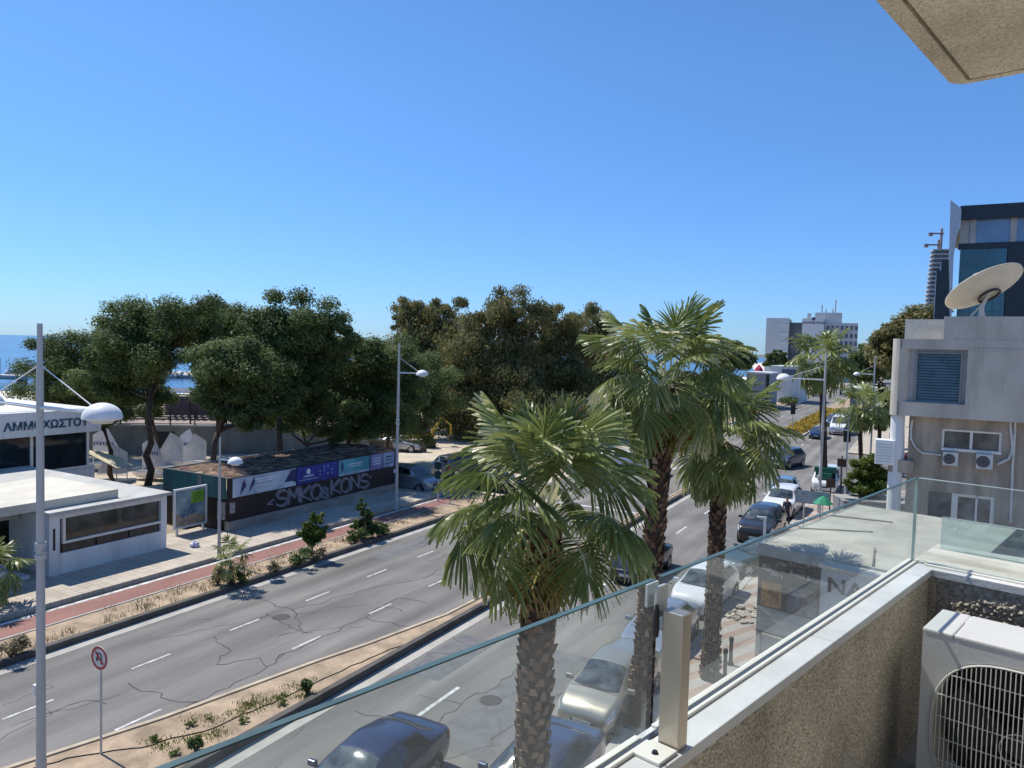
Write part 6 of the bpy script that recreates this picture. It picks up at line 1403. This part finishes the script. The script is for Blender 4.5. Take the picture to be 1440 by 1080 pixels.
wall_ac(1325, 637, 1348, 654, 'smaller weathered air conditioner under the window, left of two'); wall_ac(1372, 640, 1397, 659, 'air conditioner with a black fan circle under the window, right of two')
p = dp(1242, 634, 31.5); r0 = empty('white_box', (p.x, p.y, p.z - .55), R(-HD), 'white louvred box fixed to the side of the concrete house', 'cabinet'); MB().box(-.3, .45, -.3, .3, 0, 1.05, .02).build('cabinet_body', lampwhite, r0); mb = MB()
for k in range(7): mb.box(-.25, .35, -.31, -.301, .12 + k * .12, .15 + k * .12)
mb.build('louvres', metal, r0)
# satellite dish on the roof
c = dp(1386, 408, 33.5); dish = empty('satellite_dish', (c.x, c.y, hz1 - .02), 0, 'large cream satellite dish tilted to the sky on the concrete house roof', 'satellite dish')
dn = (CAMROT @ Vector((-.21, .855, -.474))).normalized()
ax = (CAMROT @ Vector((.93, .43, 0))).normalized(); ax = (ax - dn * ax.dot(dn)).normalized(); ay = dn.cross(ax)
dm_ = frame_mat(ax, ay, dn, (0, 0, c.z - (hz1 - .02)))
Rd = 1.62; pr = [(Rd * q, .42 * q * q) for q in (.001, .12, .25, .4, .55, .7, .85, .97, 1.0)] + [(Rd * 1.02, .41), (Rd * 1.02, .36), (Rd * .985, .345)] + [(Rd * q, .42 * q * q - .05) for q in (.95, .85, .7, .5, .3, .001)]
mb = MB(); mb.lathe(pr, 40, (0, 0, -.2)); mb.build('reflector', mat('cream_dish', (.58, .52, .41), .55, var=.08, scale=1.2), dish, True, xf=dm_)
mb = MB(); mb.lathe([(.0, .9), (.14, .9), (.16, .7), (.08, .68), (.08, .55)], 14); mb.build('feed_horn', mat('feed_grey', (.35, .35, .34), .5), dish, xf=dm_)
mb = MB()
for a in (0, 2.09, 4.19): mb.tube([(Rd * .95 * math.cos(a), Rd * .95 * math.sin(a), .2), (.08 * math.cos(a), .08 * math.sin(a), .75)], .02, 6)
mb.build('feed_struts', metal, dish, xf=dm_)
mb = MB(); mb.lathe([(.46, -.235), (.50, -.34), (.50, -.36), (.43, -.36), (.42, -.26)], 28); mb.build('hub_ring', mat('hub_dark', (.06, .05, .045), .7), dish, xf=dm_)
mb = MB(); mb.tube([(0, .25, 0), (0, .2, .8)], .1, 10); mb.tube([(-.5, .6, 0), (0, .2, .8)], .04, 6); mb.tube([(.5, .6, 0), (0, .2, .8)], .04, 6); mb.tube([(0, .2, .7), tuple(Vector((0, 0, c.z - hz1)) - dn * .2)], .08, 8); mb.build('mount', metal, dish)

# ------------------------------------------------------------------ dark glass office behind
TG = 82.0
def tpz(px, py, t=TG): return tp(px, py, t)
off = road_empty('glass_office', 0, 0, 0, 'dark blue glass office block with a tall pale fin at its corner', 'building')
x0 = tpz(1350, 300)[0]; xE = x0 + 30; zt_ = tpz(1352, 291)[1]; za = tpz(1352, 310)[1]; zb_ = tpz(1352, 344)[1]
darkclad = mat('dark_blue_cladding', (.018, .026, .036), .4, var=.2)
mb = MB(); mb.box(x0, xE, TG - .6, TG + 20, za, zt_); mb.box(x0 + .8, xE, TG + .4, TG + 20, 0, za); mb.box(x0, xE, TG, TG + .39, zb_ - .45, zb_ + .1); mb.box(tpz(1416, 380)[0], xE, TG, TG + .39, 0, zb_ - .451); mb.build('wall', darkclad, off)
xs0 = tpz(1316, 400)[0]; xs1 = tpz(1338, 400)[0]; mb = MB(); mb.box(xs0, xs1, TG - 1.0, TG + 6, 0, tpz(1330, 382)[1]); mb.box(tpz(1323, 380)[0], xs1, TG - .9, TG + 6, tpz(1330, 382)[1], tpz(1330, 367)[1]); mb.build('side_block', darkclad, off)
mb = MB(); mb.box(tpz(1360, 320)[0], xE, TG + .1, TG + .38, zb_ + .101, za); mb.build('top_window', mat('sky_reflection_glass', (.16, .26, .40), .08, var=.25, scale=.3, spec=.9), off)  # reflected sky is put into the blue base colour of this pane
for px in (1364, 1421): a = tpz(px, 320)[0]; MB().box(a, a + .5, TG - .02, TG + .09, zb_ + .101, za).build('mullion', palegrey, off)
MB().box(x0 + .1, tpz(1363, 320)[0] - .02, TG - .02, TG + .09, zb_ + .101, za).build('side_pier', palegrey, off)
mb = MB(); xg1 = tpz(1415, 380)[0]; mb.box(x0 + .2, xg1, TG + .1, TG + .3, 1, zb_ - .452); mb.build('curtain_wall', mat('teal_glass', (.012, .085, .12), .08, var=.35, scale=.35, spec=.9, c2=(.02, .13, .17)), off)
mb = MB(); k = x0 + .3
while k < xg1: mb.box(k - .05, k + .05, TG + .03, TG + .099, 1, zb_ - .453); k += (xg1 - x0) / 4.3
z_ = zb_ - 1.9
while z_ > 1: mb.box(x0 + .2, xg1, TG + .04, TG + .098, z_ - .05, z_ + .05); z_ -= 1.45
mb.build('glazing_bars', mat('teal_bars', (.06, .18, .21), .5), off)
fx = lambda px, py: tpz(px, py, TG - 1.2)
fin = [fx(1336.5, 281), fx(1352, 293), fx(1351, 318), fx(1345, 334), fx(1341, 362), fx(1338, 445), fx(1335.5, 445), fx(1334.5, 365)]
n = len(fin); mb = MB(); mb.add([(a, TG - 1.2, b) for a, b in fin] + [(a, TG - .7, b) for a, b in fin], [tuple(range(n)), tuple(range(2 * n - 1, n - 1, -1))] + [(i, n + i, n + (i + 1) % n, (i + 1) % n) for i in range(n)]); mb.build('corner_fin', mat('pale_metal_fin', (.46, .48, .52), .4, metal=.3), off)
# ------------------------------------------------------------------ towers and hotel far away
YT = 620.0
def at(px, py, Y): return dp(px, py, Y)
tw = empty('tower_under_construction', (at(1318, 420, YT).x, YT, 0), R(-20), 'far tapering tower under construction with bare floor slabs', 'tower')
Ht = at(1318, 352, YT).z; nfl = 28; mb = MB(); mb2 = MB()
for i in range(nfl):
    f = i / nfl; h = Ht * (i + 1) / nfl; a = 10.5 - 4.0 * f; xo = 2.0 * f - 1.5; mb.box(-a + xo, a + xo, -9, 9, h - .9, h)
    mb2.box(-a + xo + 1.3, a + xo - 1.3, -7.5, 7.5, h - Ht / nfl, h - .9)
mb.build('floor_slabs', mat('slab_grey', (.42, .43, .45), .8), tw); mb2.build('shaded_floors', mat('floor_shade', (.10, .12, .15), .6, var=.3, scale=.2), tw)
def crane(px, py, pxa, pxb, base_y, lb):
    c = at(px, py, YT); r0 = empty('tower_crane', (c.x, YT + (4 if px > 1320 else -4), 0), 0, lb, 'crane', 'cranes on the far tower'); b = at(px, base_y, YT).z
    MB().box(-.7, .7, -.7, .7, b - 20, c.z + 4).build('mast', mat('crane_grey', (.25, .18, .18), .6), r0); xa, xb = at(pxa, py, YT).x - c.x, at(pxb, py, YT).x - c.x
    mb = MB(); mb.box(xa, xb, -.5, .5, c.z - .9, c.z + .3); mb.box(xa, xa + 3, -.9, .9, c.z - 2.5, c.z - .8); mb.build('jib', mat('crane_grey', (.25, .18, .18), .6), r0); MB().tube([(0, 0, c.z + 4), (xb * .8, 0, c.z)], .15, 4).build('tie_bar', mat('crane_grey', (.25, .18, .18), .6), r0)
crane(1316, 345, 1296, 1319, 362, 'lower crane on the far tower with its jib reaching left'); crane(1328, 327, 1310, 1331, 360, 'upper crane on the far tower, jib over the other crane')
YH = 300.0
hz = lambda px, py: at(px, py, YH)
HX = hz(1078, 480).x
ho = empty('hotel_block', (HX, YH, 0), R(-HD * .8), 'far pale hotel block in two wings with roof antennas, at the end of the avenue', 'hotel')
hwall = mat('hotel_wall', (.47, .49, .50), .85, var=.08, scale=.1); hdark = mat('hotel_window_band', (.10, .12, .15), .4, var=.3, scale=.2)
def blk_(px0, px1, pyt, y0, y1, name, m): a = hz(px0, pyt); b = hz(px1, pyt); return MB().box(a.x - HX, b.x - HX, y0 - YH, y1 - YH, 0, a.z).build(name, m, ho)
blk_(1078, 1108, 447, YH, YH + 22, 'side_wing', hwall); blk_(1108.2, 1125, 453, YH + 6, YH + 26, 'dark_bay', hdark); blk_(1125, 1153, 448, YH + 2, YH + 24, 'sign_tower', mat('hotel_white', (.60, .61, .61), .8, var=.05))
blk_(1153.2, 1196, 454, YH + 8, YH + 30, 'street_wing', hwall); blk_(1141, 1176, 439, YH + 10, YH + 20, 'plant_room', hwall); blk_(1131, 1136, 440.5, YH + 6, YH + 9, 'stair_head', hwall)
mb = MB(); zt2 = hz(1160, 455).z
for j in range(7):
    zz = zt2 - 2.6 - j * 3.1
    for i in range(7): a = hz(1155 + i * 6.0, 480).x - HX; MB().box(a, a + .95, 7.8, 7.99, zz, zz + 1.7).build('window', hdark, ho)
mb = MB()
for j in range(6): zz = hz(1090, 456).z - j * 3.5; a, b = hz(1096, 480).x - HX, hz(1106, 480).x - HX; mb.box(a, b, -.3, -.01, zz - .6, zz)
mb.build('balcony_ledges', mat('hotel_white', (.6, .6, .6), .8), ho)
tx = text_mb('CROWNE PLAZA', 1.25, .02, .05, 'CENTER', .95); c = hz(1139, 456); tx.build('sign_lettering', mat('hotel_sign_dark', (.06, .05, .12), .5), ho, xf=frame_mat((1, 0, 0), (0, 0, 1), (0, -1, 0), (c.x - HX, 1.95, c.z)))
mb = MB(); mb.lathe([(0, 0), (.7, 0), (.7, .05), (0, .05)], 12, (c.x - HX, c.z + 2.0, 0)); mb.build('sign_emblem', mat('hotel_sign_dark', (.06, .05, .12), .5), ho, xf=Matrix(((1, 0, 0, 0), (0, 0, -1, 1.97), (0, 1, 0, 0), (0, 0, 0, 1))))
mb = MB()
for px, pt in ((1150, 427), (1168, 420), (1164, 433), (1155, 433)): a = hz(px, pt); MB().tube([(a.x - HX, 15, a.z), (a.x - HX, 15, hz(px, 441).z)], .22, 5).build('antenna', mat('antenna_red', (.35, .25, .25), .6), ho)
# low buildings left of the avenue
def low(px0, px1, pyt, Y, h, d, m, label, name='low_building', cat='building', rz=-HD):
    a = at(px0, pyt, Y); b = at(px1, pyt, Y); zt_ = a.z; r0 = empty(name, (a.x, Y, 0), 0, label, cat); wd = b.x - a.x
    r0.rotation_euler = (0, 0, R(rz)); MB().box(0, wd, 0, d, 0, zt_).build('wall', m, r0); MB().box(-.15, wd + .15, -.15, d, zt_, zt_ + .3).build('roof', white, r0); return r0, wd, zt_
r0, wd, zt_ = low(1084, 1122, 516, 158, 0, 14, whitewall, 'white low building behind the clipped hedges, left of the far palm')
MB().box(wd * .4, wd * .95, -.1, -.02, zt_ - 1.6, zt_ - .4).build('window', hdark, r0)
r0, wd, zt_ = low(1050, 1081, 525, 140, 0, 9, mat('grey_shed', (.30, .32, .36), .8, var=.08, stretch=(6, 1, .2)), 'grey ribbed shed beside the avenue with a white roof edge')
MB().box(wd * .86, wd + .02, -.12, -.02, 0, zt_ - .1).build('door', black, r0)
c = at(1067, 519, 150); r0 = empty('red_parasol', (c.x, 150, 0), 0, 'red cloth canopy above the grey shed roof', 'parasol'); MB().tube([(0, 0, 0), (0, 0, c.z + .6)], .06, 6).build('pole', metal, r0); mb = MB(); mb.lathe([(1.2, c.z - .9), (.7, c.z + .2), (.05, c.z + .9), (0, c.z + .9)], 8); mb.build('canopy', mat('red_canvas', (.40, .02, .08), .7), r0)
r0, wd, zt_ = low(1196, 1225, 548, 120, 0, 10, mat('teal_grey_facade', (.16, .22, .22), .7), 'grey green facade far along the right pavement', )
MB().box(.4, wd * .9, -.06, -.01, .4, 2.6).build('shop_window', shopglass, r0)
for px0, px1, pyt, Y, lb in ((960, 1010, 530, 150, 'pale low building hidden between the palm crowns'), ):
    low(px0, px1, pyt, Y, 0, 12, palegrey, lb)
# far slope of buildings/greenery along the right of the avenue
def fence_px(): pass
mb = MB(); r0 = road_empty('street_wall', 1.5, 90, 0, 'long pale garden wall along the far right pavement', 'wall'); MB().box(0, .3, 0, 70, 0, 1.6).build('wall_face', palegrey, r0); MB().box(-.05, .35, 0, 70, 1.6, 1.68).build('wall_cap', white, r0)

# ------------------------------------------------------------------ a person by the parked van
def person(loc, rz, label, shirt, trousers):
    root = empty('person', loc, rz, label, 'person')
    J = {'pel': (0, 0, .95), 'wst': (0, 0, 1.1), 'chs': (0, .01, 1.35), 'nck': (0, .01, 1.5), 'hd0': (0, .02, 1.58), 'hd1': (0, .03, 1.68), 'hd2': (0, .02, 1.76)}
    R_ = {'pel': .15, 'wst': .135, 'chs': .16, 'nck': .055, 'hd0': .075, 'hd1': .095, 'hd2': .07}
    ed = [('pel', 'wst'), ('wst', 'chs'), ('chs', 'nck'), ('nck', 'hd0'), ('hd0', 'hd1'), ('hd1', 'hd2')]
    for sx, n_ in ((1, 'r'), (-1, 'l')):
        st = .12 * sx
        for k_, p, r_ in (('hip', (.1 * sx, 0, .88), .1), ('kne', (.11 * sx, .03 + st * .5, .5), .065), ('ank', (.11 * sx, st, .09), .042), ('toe', (.12 * sx, st + .15, .04), .035), ('sho', (.19 * sx, 0, 1.42), .065), ('elb', (.25 * sx, -.03 - st * .4, 1.14), .045), ('wri', (.26 * sx, .06 - st, .90), .032), ('hnd', (.26 * sx, .08 - st, .81), .035)): J[k_ + n_] = p; R_[k_ + n_] = r_
        ed += [('pel', 'hip' + n_), ('hip' + n_, 'kne' + n_), ('kne' + n_, 'ank' + n_), ('ank' + n_, 'toe' + n_), ('chs', 'sho' + n_), ('sho' + n_, 'elb' + n_), ('elb' + n_, 'wri' + n_), ('wri' + n_, 'hnd' + n_)]
    ks = list(J); me = bpy.data.meshes.new('figure'); me.from_pydata([J[k_] for k_ in ks], [(ks.index(a), ks.index(b)) for a, b in ed], []); o = bpy.data.objects.new('figure', me); col.objects.link(o)
    md = o.modifiers.new('skin', 'SKIN')
    sv = me.skin_vertices[0].data
    for i, k_ in enumerate(ks): sv[i].radius = (R_[k_], R_[k_] * (.75 if k_ in ('pel', 'wst', 'chs') else 1)); sv[i].use_root = k_ == 'pel'
    s2 = o.modifiers.new('sub', 'SUBSURF'); s2.levels = 2; s2.render_levels = 2
    dg = bpy.context.evaluated_depsgraph_get(); m2 = bpy.data.meshes.new_from_object(o.evaluated_get(dg)); bpy.data.objects.remove(o); m2.name = 'body'
    skin = mat('skin', (.40, .24, .17), .6); hair = mat('dark_hair', (.02, .015, .01), .7)
    for m_ in (skin, shirt, trousers, hair): m2.materials.append(m_)
    for p in m2.polygons:
        c = p.center; p.use_smooth = True
        p.material_index = 2 if c.z < .98 and abs(c.x) < .21 else (1 if .98 <= c.z < 1.47 and (abs(c.x) < .24 and c.z > 1.0) else (3 if c.z > 1.69 or (c.z > 1.6 and c.y < -.0) else 0))
    b = bpy.data.objects.new('body', m2); col.objects.link(b); b.parent = root; return root
p = dp(1106, 733, 43.0); p = W(ST(p)[0], ST(p)[1], 0)
person(p, R(-HD + 170), 'person in dark clothes walking behind the graphite off roader, before the white jeep', mat('dark_shirt', (.03, .035, .05), .8), mat('dark_trousers', (.02, .025, .045), .8))
